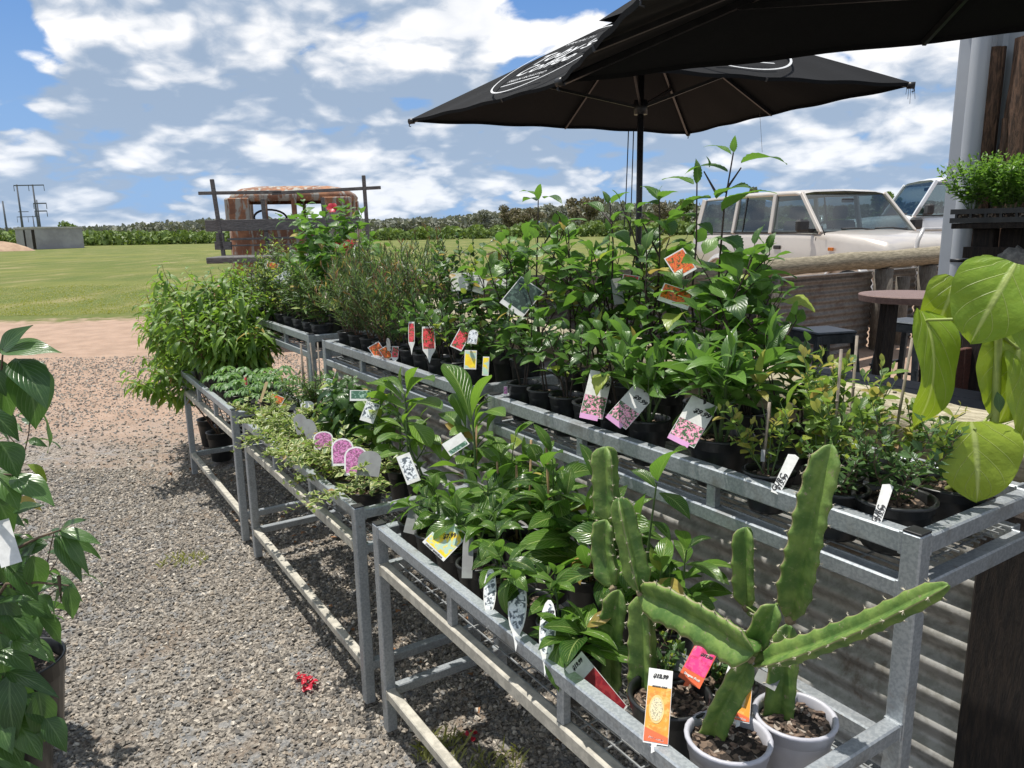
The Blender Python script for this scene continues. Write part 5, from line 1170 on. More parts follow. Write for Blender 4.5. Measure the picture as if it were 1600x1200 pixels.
# the tallest hibiscus shoots against the sky
def pick(s, b): return min(PLANTS, key=lambda q: abs(q[2]-s)+abs(q[3]-b)+(0 if q[4] > .9 else 1))
r_, P1, *_ = pick(-1.34, 1.46)
heroset(P1, 1.46, [[(1105, 620), (1118, 520), (1125, 400), (1132, 320), (1146, 238)], [(1132, 300), (1158, 262)], [(1095, 600), (1080, 470), (1088, 380), (1089, 286)], [(1118, 300), (1100, 268)]],
    [(1147, 238, 1149, 211, 14), (1143, 242, 1099, 230, 18), (1158, 255, 1230, 257, 34), (1137, 268, 1070, 272, 26), (1088, 287, 1087, 247, 16), (1084, 288, 1034, 281, 30), (1120, 310, 1178, 296, 42), (1128, 330, 1214, 303, 40), (1110, 310, 1062, 330, 40),
     (1125, 372, 1160, 398, 46), (1090, 350, 1113, 368, 40), (1088, 340, 1040, 352, 42), (1130, 395, 1152, 445, 44), (1080, 380, 1040, 420, 44), (1115, 420, 1075, 446, 40), (1090, 440, 1128, 470, 42), (1108, 262, 1103, 244, 8)], LM['hib'], STEMD, serr=.07, seed=5)
r_, P1, *_ = pick(-1.49, 1.46)
heroset(P1, 1.46, [[(1038, 590), (1028, 460), (1031, 380), (1030, 312)], [(1030, 400), (1000, 340)]],
    [(1030, 314, 1000, 292, 26), (1030, 312, 1060, 300, 32), (1028, 320, 995, 326, 40), (1032, 345, 1050, 370, 46), (1028, 370, 1004, 400, 46), (1030, 318, 1035, 290, 16), (1030, 420, 1062, 428, 44), (1026, 440, 985, 455, 44)], LM['hib'], STEMD, serr=.07, seed=6)
r_, P1, *_ = pick(-1.77, 1.46)
heroset(P1, 1.46, [[(958, 570), (956, 450), (958, 380), (953, 316)], [(956, 350), (940, 330)], [(975, 560), (985, 440), (1000, 350)]],
    [(950, 318, 941, 298, 14), (955, 318, 984, 301, 18), (942, 333, 910, 320, 24), (958, 345, 988, 332, 22), (955, 365, 985, 385, 34), (953, 378, 925, 400, 34), (956, 410, 918, 432, 36), (998, 355, 1020, 345, 30), (990, 400, 1012, 415, 34)], LM['hib'], STEMD, serr=.06, seed=7)
r_, P1, *_ = pick(-2.18, 1.46)
heroset(P1, 1.44, [[(845, 560), (838, 440), (840, 370), (841, 312)], [(838, 400), (862, 362)], [(850, 440), (880, 360)]],
    [(842, 312, 845, 287, 14), (838, 306, 811, 300, 17), (838, 314, 816, 316, 24), (850, 310, 879, 319, 24), (836, 345, 822, 372, 36), (862, 366, 917, 344, 26), (848, 350, 852, 378, 34), (838, 400, 795, 408, 26), (842, 410, 872, 422, 30), (880, 362, 900, 355, 18), (855, 440, 895, 400, 26)], LM['hib'], STEMD, serr=.04, seed=8)
r_, P1, *_ = pick(-1.46, 1.265)
heroset(P1, 1.22, [], [(930, 615, 921, 656, 30), (925, 608, 948, 622, 22)], LM['hib'], STEMD, serr=.09, seed=9, name='light_leaf')

# ---------------- heart leafed plant at the near end
s_h, b_h = -.700, 1.43; c = W(s_h, b_h, ZU)
root = thing('potted_plant', c, 'yellow green plant with huge heart shaped leaves at the right edge', 'potted plant', None); P_ = PART(root); pot(P_, c, .068, .095, seed=3)
bh = b_h
def HB(x, y, d=0.): return atb(x, y, bh+d)
st = MB(); st.tube([c+Zv*.08, HB(1540, 745), HB(1556, 640), HB(1560, 520), HB(1566, 428)], [.009, .008, .0075, .0065, .0045], 10)
for P in ([HB(1560, 500), HB(1520, 498, -.02), HB(1450, 500, -.03), HB(1440, 506, -.03)], [HB(1562, 440), HB(1578, 428, -.02), HB(1580, 420, -.03)], [HB(1556, 640), HB(1532, 665, -.02), HB(1522, 672, -.04)], [HB(1561, 505), HB(1590, 480, -.01), HB(1608, 470)], [HB(1560, 520), HB(1585, 540, .03), HB(1592, 545, .03)], [HB(1564, 450), HB(1500, 450, .03), HB(1488, 446, .03)]): st.tube(P, .0028, 8)
P_(st, 'stem', simple('pale_green_stem', (.28, .34, .08), (.20, .26, .06), 30, .5))
HL = [((1580, 424, -.04), (1516, 537, -.07), 128, .25, .10), ((1490, 444, .03), (1452, 528, .02), 76, .3, .25), ((1448, 505, -.03), (1424, 672, -.04), 84, .35, .30), ((1521, 672, -.04), (1526, 786, -.05), 120, .22, .12),
      ((1592, 530, .04), (1560, 662, .03), 118, .2, .10), ((1600, 556, .05), (1592, 690, .04), 100, .2, .1), ((1608, 470, .0), (1612, 560, -.01), 70, .2, .2), ((1540, 420, .05), (1536, 398, .05), 40, .3, .2)]
for i, (a, b, wpx, dr_, fo_) in enumerate(HL):
    fo = MB(); A_, B_ = HB(*a), HB(*b); hero(fo, A_, B_, wpx*pxm(A_)*1.06, 'cord', up=nrm(-Fv*1.0+Zv*.75+Rv*((i % 3)-1)*.35), droop=dr_*1.7, fold=fo_+.05, fine=5, wave=.028, seed=i, rnd=[.35, .75, .45, .95, .8, .75, .3, .3][i]); P_(fo, 'leaf', LM['heart'])
fo = MB(); hero(fo, HB(1558, 612, -.02), HB(1562, 645, -.02), 17*pxm(c), 'ellip', up=-Fv, droop=.1); P_(fo, 'small_dark_leaf', LM['hibd'])
fo = MB()
for k, (x, y, x1, y1) in enumerate([(1495, 690, 1470, 672), (1500, 685, 1500, 662), (1490, 700, 1462, 690), (1560, 670, 1598, 655), (1570, 680, 1600, 690), (1505, 672, 1485, 655)]): hero(fo, HB(x, y, .06), HB(x1, y1, .06), 16*pxm(c), 'small', up=Zv, droop=.2, seed=k)
P_(fo, 'background_leaf', LM['hibd']); hang(root, P_, s_h, b_h, ZU+.1)
# ------------------------------------------------------------------ dragon fruit cacti
def _cact(t):
    uv = t.n('ShaderNodeSeparateXYZ', i={0: t.n('ShaderNodeTexCoord').outputs['UV']}).outputs
    e = t.m('ABSOLUTE', t.m('SUBTRACT', t.m('FRACT', t.m('ADD', t.m('MULTIPLY', uv[1], 3.0), .5)), .5))
    n = t.noise(world_co(t), 26, 5, .6); n2 = t.noise(world_co(t), 140, 3)
    c = t.mix(t.ss(n, .35, .68), (.070, .15, .030), (.19, .29, .065)); sc1 = t.noise(world_co(t), 75, 6, .75); c = t.mix(t.ss(sc1, .60, .67), c, (.27, .24, .14)); c = t.mix(t.m('MULTIPLY', t.ss(e, .10, .0), .55), c, (.24, .34, .08)); c = t.mix(t.ss(e, .028, .012), c, (.30, .27, .15))
    c = t.mix(t.m('MULTIPLY', t.ss(n2, .62, .72), .3), c, (.3, .3, .16))
    a = pbr(t, c, t.m('ADD', .40, t.m('MULTIPLY', n2, .25)), 0, t.m('ADD', n, t.m('MULTIPLY', n2, .3)), .5, .005, spec=.4); tl = t.n('ShaderNodeBsdfTranslucent', i={0: t.mix(.6, c, (.30, .45, .06))})
    return t.n('ShaderNodeMixShader', i={0: .14, 1: a, 2: tl.outputs[0]}).outputs[0]
CACT = mat('cactus_skin', _cact); SPINE = simple('cactus_spine', (.55, .50, .38), None, 50, .7); CORK = simple('corky_joint', (.25, .20, .12), (.12, .10, .06), 60, .9)
def seg(P_, pts, wpx, seed, roll=0., name='stem_segment', taper=(.55, .8), scal=.16, pitch=.034, up=None):
    P = [np.asarray(p, float) for p in pts]; L = sum(np.linalg.norm(P[i+1]-P[i]) for i in range(len(P)-1)); m = max(14, int(L/.0045))
    # smooth resample
    t = np.linspace(0, 1, m); k = np.linspace(0, 1, len(P)); Q = np.stack([np.interp(t, k, [p[i] for p in P]) for i in range(3)], -1)
    for _ in range(int(m*.9)):
        Q[1:-1] = Q[1:-1]*.5+(Q[:-2]+Q[2:])*.25
    R0 = wpx*pxm(P[len(P)//2])/1.72
    env = np.minimum(1, np.minimum(taper[0]*.35+(t/.16)**.6*(1-taper[0]*.35), .18+((1-t)/.10)**.55*.82)); env = env*(1+(taper[1]-1)*t)
    n = 36; th = np.arange(n)*2*pi/n; wing = np.abs(np.cos(1.5*th))**6.5
    ph = (t*L/pitch+seed*.37) % 1; sc_ = 1-scal*(4*ph*(1-ph))**.8
    prof = .17+.83*wing[None]*sc_[:, None]; a = roll; upv = nrm((-Fv if up is None else up)*cos(a)+Rv*sin(a))
    mb = MB(); mb.tube(Q, R0*env, n, prof=prof, up=upv); sp = mb; tg = nrm(np.gradient(Q, axis=0)); u = nrm(upv-tg*np.sum(tg*upv, -1, keepdims=True))
    # transport frame like the tube does
    uu = u[0]; fr = []
    for i in range(m): uu = nrm(uu-tg[i]*tg[i].dot(uu)); fr.append(uu)
    fr = np.array(fr); vv = np.cross(tg, fr)
    nodes = [i for i in range(1, m) if ph[i] < ph[i-1]]
    r = np.random.default_rng(seed)
    for i in nodes:
        for w_ in range(3):
            d = fr[i]*cos(w_*2*pi/3)+vv[i]*sin(w_*2*pi/3); p = Q[i]+d*R0*env[i]*.97; sp.box(p, (.0016, .0016, .0016), None, mat=1)
            for q in range(5): e_ = nrm(d+r.normal(size=3)*.55); sp.tube([p, p+e_*.0055], [.0005, .0001], 3, cap=False, mat=1)
    return P_(mb, name, [CACT, SPINE])
def knob(P_, p, r0, seed):
    mb = MB(); r = np.random.default_rng(seed); prof = [(r0*.2*math.sin(a)*5, -r0*cos(a)) for a in np.linspace(.05, pi-.05, 9)]; mb.lathe(p, prof, 14); mb.V[-1] += r.normal(size=mb.V[-1].shape)*r0*.10; P_(mb, 'joint', CORK)
# plant A in the black pot
sA_, bA_ = -.875, .888; cA = W(sA_, bA_, ZL); b_ = bA_
root = thing('potted_cactus', cA, 'upright dragon fruit cactus in a black pot, its arm reaching right', 'cactus', 'dragon fruit cacti'); P_ = PART(root); pot(P_, cA, .072, .12, seed=8)
Q = lambda x, y, d=0.: atb(x, y, b_+d)
seg(P_, [Q(1008, 1122), Q(1008, 1040), Q(1005, 930)], 58, 1, .12); seg(P_, [Q(955, 1085, .03), Q(955, 1000, .03), Q(968, 922, .03)], 52, 2, .5)
seg(P_, [Q(958, 917, .035), Q(945, 860, .04), Q(948, 812, .04)], 50, 3, .3); seg(P_, [Q(952, 815, .045), Q(950, 760, .05), Q(947, 698, .05)], 48, 4, .15, taper=(.8, 1.0))
seg(P_, [Q(1000, 925), Q(985, 860, -.005), Q(967, 778, -.01)], 50, 5, -.25)
seg(P_, [Q(1000, 926, .0), Q(1060, 948, -.01), Q(1125, 985, -.02), Q(1178, 1020, -.03)], 72, 6, 1.05, taper=(.35, 1.0)); knob(P_, Q(1002, 926), .009, 1); knob(P_, Q(958, 920, .03), .008, 2); hang(root, P_, sA_, bA_, .67)
# plant B: white pot in front
sB_, bB_ = -.738, .885; cB = W(sB_, bB_, ZL); bb_ = bB_
root = thing('potted_cactus', cB, 'dragon fruit cactus with a long arm to the right, in the nearer white pot', 'cactus', 'dragon fruit cacti'); P_ = PART(root); pot(P_, cB, .067, .12, WHITEP, seed=9, soil=.88)
Q = lambda x, y, d=0.: atb(x, y, bb_+d)
seg(P_, [Q(1108, 1165), Q(1128, 1110, .0), Q(1172, 1032, .01)], 44, 11, .5, scal=.12, taper=(.9, .95)); knob(P_, Q(1172, 1028, .01), .008, 3)
seg(P_, [Q(1180, 1038, .0), Q(1260, 1015, -.01), Q(1360, 975, -.02), Q(1482, 914, -.03)], 56, 12, .95, taper=(.7, .62), scal=.2)
seg(P_, [Q(1174, 1022, .01), Q(1190, 985, .01), Q(1212, 945, .015)], 40, 13, .4, scal=.2, taper=(.6, 1.1)); hang(root, P_, sB_, bB_, .67)
# plant C: the second white pot
sC_, bC_ = -.712, 1.022; cC = W(sC_, bC_, ZL); bc_ = bC_
root = thing('potted_cactus', cC, 'tall dragon fruit cactus rising past the upper rail, in the rear white pot', 'cactus', 'dragon fruit cacti'); P_ = PART(root); pot(P_, cC, .066, .12, WHITEP, seed=10, soil=.88)
Q = lambda x, y, d=0.: atb(x, y, bc_+d)
seg(P_, [Q(1215, 1140), Q(1220, 1080), Q(1232, 975, .01)], 50, 21, .6, scal=.10, taper=(.9, .9)); knob(P_, Q(1234, 968), .009, 4)
seg(P_, [Q(1234, 966), Q(1250, 900, -.01), Q(1262, 840, -.015), Q(1278, 770, -.01), Q(1300, 695, .0)], 64, 22, .35, taper=(.5, .85), scal=.2)
seg(P_, [Q(1190, 965, .02), Q(1168, 950, .02)], 20, 24, .2, taper=(.9, 1)); seg(P_, [Q(1168, 948, .02), Q(1165, 890, .02), Q(1166, 824, .02)], 42, 23, .25, taper=(.8, .95)); knob(P_, Q(1166, 950, .02), .008, 5); hang(root, P_, sC_, bC_, .67)
for (x, y, z, rr, lab, sp) in ((1135, 1070, .66, .055, 'black pot with sparse seedlings behind the cactus arm', 'lowbush'), (905, 1010, .67, .050, 'black pot with a small gardenia left of the cactus pot', 'gardenia'), (1040, 1040, .67, .052, 'black pot of thin stems behind the upright cactus', 'lowbush')):
    c = atz(x, y, z); plant(sp, c.dot(AX), c.dot(BX), ZL, rr, .11, .07, lab, int(x), G1l, dens=.35)

# hero leaves on the lower shelf of the nearest rack
r_, P1, *_ = min(PLANTS, key=lambda q: abs(q[2]+1.89)+abs(q[3]-1.06)+(q[4] > .9))
heroset(P1, 1.06, [[(744, 770), (742, 700), (738, 655)]], [(736, 662, 694, 568, 56), (738, 652, 768, 586, 30), (728, 668, 706, 615, 30), (724, 680, 690, 645, 34), (742, 668, 790, 650, 32), (740, 690, 700, 720, 44), (742, 700, 778, 724, 30), (690, 720, 672, 680, 26)], LM['magn'], STEMG, 'obov', seed=11, sr=.005)
r_, P1, *_ = min(PLANTS, key=lambda q: abs(q[2]+2.36)+abs(q[3]-1.05)+(q[4] > .9))
heroset(P1, 1.03, [[(638, 720), (636, 660), (632, 615)]], [(632, 618, 600, 590, 22), (633, 616, 628, 572, 18), (636, 615, 652, 575, 20), (634, 622, 678, 596, 30), (630, 625, 575, 600, 30), (634, 640, 585, 632, 36), (636, 640, 690, 640, 36), (632, 660, 590, 700, 38), (636, 660, 672, 700, 38)], LM['magn'], STEMG, 'obov', seed=12, sr=.005)
GH = [(1028, 752, 1074, 702, 56), (1024, 762, 985, 735, 30), (1010, 770, 1000, 812, 26), (1030, 770, 1078, 812, 34), (1018, 815, 1048, 846, 30), (936, 762, 905, 692, 26), (692, 792, 612, 768, 40), (748, 792, 682, 818, 30), (838, 806, 732, 806, 34), (928, 795, 836, 792, 38), (845, 735, 812, 762, 26), (838, 722, 826, 694, 34), (850, 730, 880, 708, 34), (700, 760, 662, 738, 26), (735, 780, 726, 722, 30), (760, 800, 792, 760, 26), (800, 908, 858, 906, 20), (905, 830, 872, 860, 34), (945, 850, 985, 826, 30), (715, 835, 762, 850, 34), (790, 850, 750, 868, 30), (700, 800, 730, 832, 26)]
for i, g in enumerate(GH):
    p = atb(g[0], g[1], 1.0); r_, P1, *_ = min([q for q in PLANTS if q[4] < .9 and 1.0 < q[3] < 1.1], key=lambda q: np.linalg.norm(W(q[2], q[3], 0)[:2]-p[:2]))
    heroset(P1, 1.02, [], [g], LM['gard'], STEMG, 'ellip', seed=40+i, name='large_leaf')
r_, P1, *_ = min([q for q in PLANTS if q[4] < .9], key=lambda q: abs(q[2]+1.05)+abs(q[3]-1.05))
heroset(P1, 1.05, [[(1008, 930), (1012, 860), (1026, 755)]], [(1010, 900, 1030, 922, 22)], LM['gard'], STEMG, 'ellip', seed=90)
for g in [(1135, 925, 1085, 930, 30), (1140, 915, 1092, 895, 26), (1100, 925, 1062, 935, 20)]: heroset(P1, 1.12, [], [g], LM['gard'], STEMG, 'ellip', seed=91, name='large_leaf')
# frangipani-like long leaves
r_, P1, *_ = pick(-1.135, 1.29)
heroset(P1, 1.28, [[(1092, 690), (1094, 640), (1092, 585)], [(1094, 672), (1082, 615)], [(1100, 680), (1122, 650)]], [(1092, 590, 1078, 508, 24), (1094, 588, 1108, 520, 22), (1090, 592, 1030, 540, 26), (1096, 594, 1158, 545, 24), (1088, 600, 1018, 592, 26), (1098, 600, 1150, 560, 22), (1080, 612, 1012, 600, 34), (1122, 650, 1170, 575, 26), (1085, 600, 1045, 560, 24), (1098, 590, 1132, 525, 22), (1100, 612, 1120, 580, 24), (1078, 640, 1050, 668, 18)], LM['frang'], STEMG, 'lance', seed=13, sr=.004)
r_, P1, *_ = pick(-.865, 1.31)
heroset(P1, 1.30, [[(1215, 720), (1195, 650), (1184, 600)]], [(1183, 600, 1164, 572, 12), (1186, 600, 1196, 545, 14), (1186, 604, 1210, 580, 18), (1184, 612, 1200, 628, 14), (1180, 606, 1192, 590, 12)], LM['tip'], STEMG, 'ellip', seed=14, name='new_leaves', sr=.002)
heroset(P1, 1.30, [], [(1200, 625, 1155, 615, 22), (1215, 660, 1250, 640, 22), (1230, 640, 1262, 590, 20), (1225, 690, 1195, 660, 24)], LM['blue'], STEMG, 'ellip', seed=15, name='large_leaf')

# ------------------------------------------------------------------ left foreground trees in pots
LT = SP(stems=3, spread=.30, nb=4, bl=.30, gap=.045, L=.105, w=.40, elev=-.30, droop=.6, kind='ovate', m='left', sm=STEMB, pet=.018, t0=.2, fine=2, wave=.012, upb=.03)
SPEC['lefttree'] = LT
LP = [(-1.14, 1.42, .74, 'glossy leafed potted tree closest to the camera at the left edge'), (-1.50, 2.05, .82, 'second glossy potted tree along the left edge of the path'), (-1.98, 2.65, .85, 'third glossy potted tree along the left edge of the path'), (-1.34, 1.72, .60, 'shorter potted tree between the two nearest at the left edge')]
for i, (x, y, H, lab) in enumerate(LP):
    p = np.array([x, y, 0.]); plant('lefttree', p.dot(AX), p.dot(BX), .0, .13, .26, H, lab, 1500+i, 'potted trees along the left edge', dens=1.0, lean=(-.12, 0, 0))
r_, P1, *_ = min(PLANTS, key=lambda q: np.linalg.norm(W(q[2], q[3], 0)[:2]-np.array([-1.14, 1.42])))
def lefthero(P_, stems, lv, seed):
    st = MB(); fo = MB(); r = np.random.default_rng(seed); Yd = 1.36
    for pts in stems: st.tube([aty(x, y, Yd) for x, y in pts], np.linspace(.004, .0016, len(pts)), 6, cap=False)
    for i, (x0, y0, x1, y1, wpx) in enumerate(lv):
        dd = r.normal()*.03; a = aty(x0, y0, Yd); b = aty(x1, y1, Yd+dd); hero(fo, a, b, wpx*pxm(a), 'ovate', up=nrm(Zv+Rv*.4-Fv*.5+r.normal(size=3)*.15), droop=.3, fold=.25, seed=i, fine=3, wave=.012)
    P_(st, 'branch', STEMB); P_(fo, 'large_leaf', LM['left'])
lefthero(P1, [[(-60, 900), (-20, 700), (0, 600), (5, 545)], [(-40, 900), (20, 860), (60, 840), (95, 828)], [(-50, 1000), (10, 912), (60, 910), (108, 915)], [(-60, 1150), (0, 1062), (12, 1048)], [(-50, 800), (-10, 740), (20, 742)], [(92, 900), (96, 940)]],
    [(0, 552, 52, 508, 40), (0, 548, 98, 552, 46), (36, 562, 56, 672, 74), (25, 560, 74, 640, 60), (60, 640, 74, 708, 20), (0, 600, 18, 650, 40), (0, 690, 28, 748, 52), (18, 744, 86, 792, 48), (-10, 735, 30, 800, 50), (-10, 770, 20, 835, 44), (20, 800, 70, 790, 26), (95, 828, 138, 812, 18), (92, 830, 160, 852, 26), (92, 834, 158, 874, 30), (88, 836, 128, 910, 34), (96, 832, 140, 900, 24), (60, 842, 20, 905, 44), (75, 850, 30, 870, 30), (50, 868, 62, 925, 40), (96, 905, 82, 915, 16), (106, 915, 114, 968, 28), (98, 918, 88, 972, 28), (-10, 915, 22, 975, 44),
     (0, 950, 66, 1012, 40), (-10, 945, 58, 940, 20), (10, 1048, 94, 1092, 32), (16, 1052, 26, 1158, 62), (8, 1055, -4, 1128, 36), (30, 1060, 44, 1140, 36), (-20, 990, 14, 1045, 44), (0, 930, 30, 1010, 40), (-20, 860, 12, 925, 50), (-10, 1100, 20, 1180, 50), (0, 1010, 52, 1050, 42), (18, 1000, 78, 1035, 34), (40, 1085, 88, 1140, 44), (60, 1080, 70, 1160, 46), (20, 1120, 66, 1190, 50), (-10, 1130, 36, 1200, 54), (60, 960, 96, 1008, 34), (30, 935, 84, 968, 36), (-10, 1040, 40, 1090, 50), (70, 1120, 104, 1176, 38), (-20, 640, 30, 690, 46), (-20, 560, 10, 620, 44), (10, 880, 60, 940, 44), (0, 990, 8, 1060, 44)], 21)
# white labels hanging among the left leaves are added with the other tags

# ------------------------------------------------------------------ herb tray
o_ = W(s_l+.42, 3.66, zs); root = thing('herb_tray', o_, 'black tray of bushy bright green herbs on the timber shelf by the downpipe', 'potted plant'); P_ = PART(root)
mb = MB()
for z in (.012, .05): 
    for db in (-.13, .13): mb.box(W(s_l+.42, 3.66+db, zs+z), (.84, .012, .022), SWB)
    for ds in (-.42, .42): mb.box(W(s_l+.42+ds, 3.66, zs+z), (.012, .27, .022), SWB)
for k in range(14): mb.box(W(s_l+.02+k*.0615, 3.53, zs+.031), (.010, .010, .05), SWB)
P_(mb, 'tray', BLACKP); mb = MB(); mb.box(W(s_l+.42, 3.66, zs+.022), (.82, .245, .036), SWB); P_(mb, 'soil', SOIL)
st_, fo_ = MB(), MB()
for k in range(10):
    a, b, mt = grow(SPEC['herb'], W(s_l+.05+k*.082, 3.60+.09*(k % 2), zs+.04), .27-.02*(k % 3), np.random.default_rng(1700+k), 1.15); st_.merge(a); fo_.merge(b)
P_(st_, 'stem', STEMG); P_(fo_, 'foliage', LM['herb'])
# rough grey rock on a post top
rk = atb(1586, 405, 3.0); root = thing('rock', (rk[0], rk[1], rk[2]-.04), 'rough grey lichen covered rock showing above the heart shaped leaves', 'rock'); P_ = PART(root)
mb = MB(); th = np.linspace(0, 2*pi, 17); r = np.random.default_rng(4); R_ = .045*(1+.25*r.normal(size=(9, 16))*.6); R_ = np.concatenate([R_, R_[:, :1]], 1)
mb.grid(np.array([[rk+np.array([1.25*R_[i, j]*sin(a)*cos(t), R_[i, j]*sin(a)*sin(t), R_[i, j]*cos(a)*.85]) for j, t in enumerate(th)] for i, a in enumerate(np.linspace(.02, pi-.02, 9))])); P_(mb, 'stone', simple('lichen_rock', (.33, .32, .29), (.16, .16, .15), 40, .95, 0, .6))
rb = np.array([rk[0], rk[1], 0]); root = thing('timber_post', rb, 'dark timber post under the lichen covered rock', 'post'); mb = MB(); mb.tube([rb, rb+Zv*(rk[2]-.036)], .06, 12); PART(root)(mb, 'post', DARKW)

# ------------------------------------------------------------------ tags and labels
def m_pic(name, bgc, c1, c2, scale, lo=.5):
    def b(t):
        n = t.noise(world_co(t), scale, 4, .6, .6); n2 = t.noise(world_co(t), scale*2.3, 3)
        return pbr(t, t.mix(t.ss(n, lo, lo+.08), bgc, t.mix(t.ss(n2, .42, .6), c1, c2)), .35)
    return mat(name, b)
TW = simple('tag_white', (.70, .70, .68), (.60, .60, .58), 60, .4); TG = simple('tag_back_grey', (.22, .23, .22), (.18, .18, .18), 30, .5); INK = simple('black_ink', (.01, .01, .012), None, 10, .6)
PICS = {'red': m_pic('red_bloom_print', (.03, .09, .02), (.65, .02, .05), (.75, .12, .12), 120, .42), 'orange': m_pic('orange_bloom_print', (.06, .10, .02), (.75, .22, .03), (.70, .06, .03), 140, .40), 'pink': m_pic('pink_bloom_print', (.05, .12, .05), (.75, .22, .38), (.80, .50, .58), 150, .46),
 'hotpink': m_pic('fruit_print', (.55, .03, .12), (.80, .04, .22), (.75, .10, .25), 60, .4), 'yellow': m_pic('yellow_bloom_print', (.42, .58, .46), (.85, .66, .02), (.78, .52, .02), 26, .47), 'white': m_pic('white_bloom_print', (.10, .12, .14), (.66, .70, .74), (.80, .82, .84), 95, .45),
 'green': m_pic('leaf_print', (.05, .13, .08), (.35, .50, .42), (.20, .32, .24), 90, .5), 'magenta': m_pic('magenta_bloom_print', (.22, .08, .15), (.55, .12, .38), (.60, .32, .48), 150, .45), 'dred': m_pic('dark_red_print', (.22, .02, .03), (.34, .03, .04), (.30, .05, .05), 60), 'fruit': m_pic('passionfruit_print', (.65, .28, .03), (.72, .40, .10), (.60, .22, .03), 50, .5), 'dark': m_pic('dark_leaf_print', (.02, .04, .03), (.10, .16, .12), (.05, .09, .07), 60, .5)}
SEED = m_pic('fruit_pulp_print', (.62, .55, .35), (.12, .10, .08), (.75, .68, .45), 300, .48); OREDM = simple('orange_red_print', (.75, .13, .04), None, 10, .4)
def tagcard(px_, py_, w_, h_, roll, b=None, kind='rect', pic='red', y=None, price=None, tone=None, yaw=0., pitch=.45, name='plant_tag', root=None, label=None, lines=None, border=.06, ph=(.0, 1.)):
    """a printed plastic tag: centre, size, tilt as measured; real plate 0.6 mm thick with printed faces"""
    c = atb(px_, py_, b) if y is None else aty(px_, py_, y); k = pxm(c); w, h = w_*k, h_*k
    vz = nrm(C0-c); n = nrm(vz+Zv*pitch); ex = nrm(np.cross(Zv, n)); ex = ex*cos(yaw)-n*sin(yaw); n = np.cross(ex, nrm(np.cross(n, ex))); ey = nrm(np.cross(n, ex)); a = rad(roll); ex, ey = ex*cos(a)+ey*sin(a), ey*cos(a)-ex*sin(a)
    def pt(u, v, o=0.): return c+ex*(u*w/2)+ey*(v*h/2)+n*o
    if kind == 'rect': out = [(-1, -1), (1, -1), (1, 1), (-1, 1)]
    elif kind == 'spear': out = [(0, -1), (.35, -.62), (.95, -.30), (1, .3), (.9, .95), (-.9, .95), (-1, .3), (-.95, -.30), (-.35, -.62)]
    elif kind == 'oval': out = [(0, -1), (.22, -.72)]+[(math.sin(t)*1.0, .18-.80*cos(t)) for t in np.linspace(.45, 2*pi-.45, 16)]+[(-.22, -.72)]
    elif kind == 'round': out = [(-.95, -1), (.95, -1), (1, .3)]+[(cos(t), .3+.7*math.sin(t)) for t in np.linspace(.15, pi-.15, 9)]+[(-1, .3)]
    elif kind == 'stake': out = [(-.75, -1), (.75, -1), (1, .93), (.2, 1), (-.9, .9)]
    elif kind == 'stepped': out = [(-.3, -1), (.1, -.92), (.1, -.78), (1, -.78), (1, 1), (-1, 1), (-1, -.78), (-.3, -.78)]
    mb = MB(); mb.prism([pt(u, v, -.0003) for u, v in out], n*.0006, mat=0); mats = [TG if pic is None and tone is None else (tone or TW)]
    def slot(m):
        if m not in mats: mats.append(m)
        return mats.index(m)
    B_ = 1-border*2
    if pic and kind in ('rect', 'stepped'):
        v0, v1 = ph; v0 = -1+2*v0; v1 = -1+2*v1
        if kind == 'stepped': v0 = max(v0, -.74)
        mb.quad([pt(-B_, max(v0, -B_), .0006), pt(B_, max(v0, -B_), .0006), pt(B_, min(v1, B_), .0006), pt(-B_, min(v1, B_), .0006)], mat=slot(PICS[pic]))
    elif pic:
        oc = np.array(out); cc = np.array([0, .2]); q = [cc+(np.array(p)-cc)*.86 for p in out if p[1] > -.6 or kind == 'round']; mb.add([pt(u, v, .0006) for u, v in q], [list(range(len(q)))], slot(PICS[pic]))
    if price:
        s_, u_, v_, r2_ = price[1], price[2], price[3], price[4] if len(price) > 4 else 0
        put_text(mb, price[0], h*s_ if s_ < 0 else w*abs(s_), pt(u_, v_), ex, ey, n*.0011, slot(INK), shear=.3, bold=.0006, rot=r2_)
    for (txt, s_, u_, v_, r2_, m_) in (lines or []): put_text(mb, txt, w*s_, pt(u_, v_), ex, ey, n*.0012, slot(m_), shear=.2, bold=.0003, rot=r2_)
    if root is None: R0, P0_, *_ = nearest_plant(c)
    else: R0, P0_ = root
    return P0_(mb, name, mats, label=label), pt, n, P0_
# price tags with pink blooms on the nearest upper shelf
for (x, y, w_, h_, rl) in ((932, 616, 36, 78, -12), (986, 634, 38, 72, -38), (1083, 658, 44, 78, -26)):
    o, pt, n, PP = tagcard(x, y, w_, h_, rl, 1.205, pic='pink', ph=(.0, .46), border=.02, price=('$9.99', .27, .25, .45))
    mb = MB(); mb.quad([pt(-.98, -1.12, .001), pt(.6, -1.12, .001), pt(.6, -.90, .001), pt(-.98, -.90, .001)]); PP(mb, 'pink_strip', simple('pink_strip', (.70, .35, .62), None, 5, .4), parent=o)
    mb = MB(); mb.box(pt(.05, .93, .002), (.006, .0015, .014), None); PP(mb, 'tie', BLKM, parent=o)
tagcard(1063, 412, 34, 42, 32, 1.42, pic='orange', border=.05, ph=(.1, 1)); tagcard(1056, 463, 50, 31, -20, 1.40, pic='orange', border=.04, ph=(.22, 1.))
tagcard(965, 455, 16, 44, 8, 1.42, pic=None); tagcard(985, 438, 26, 18, -10, 1.42, pic='red')
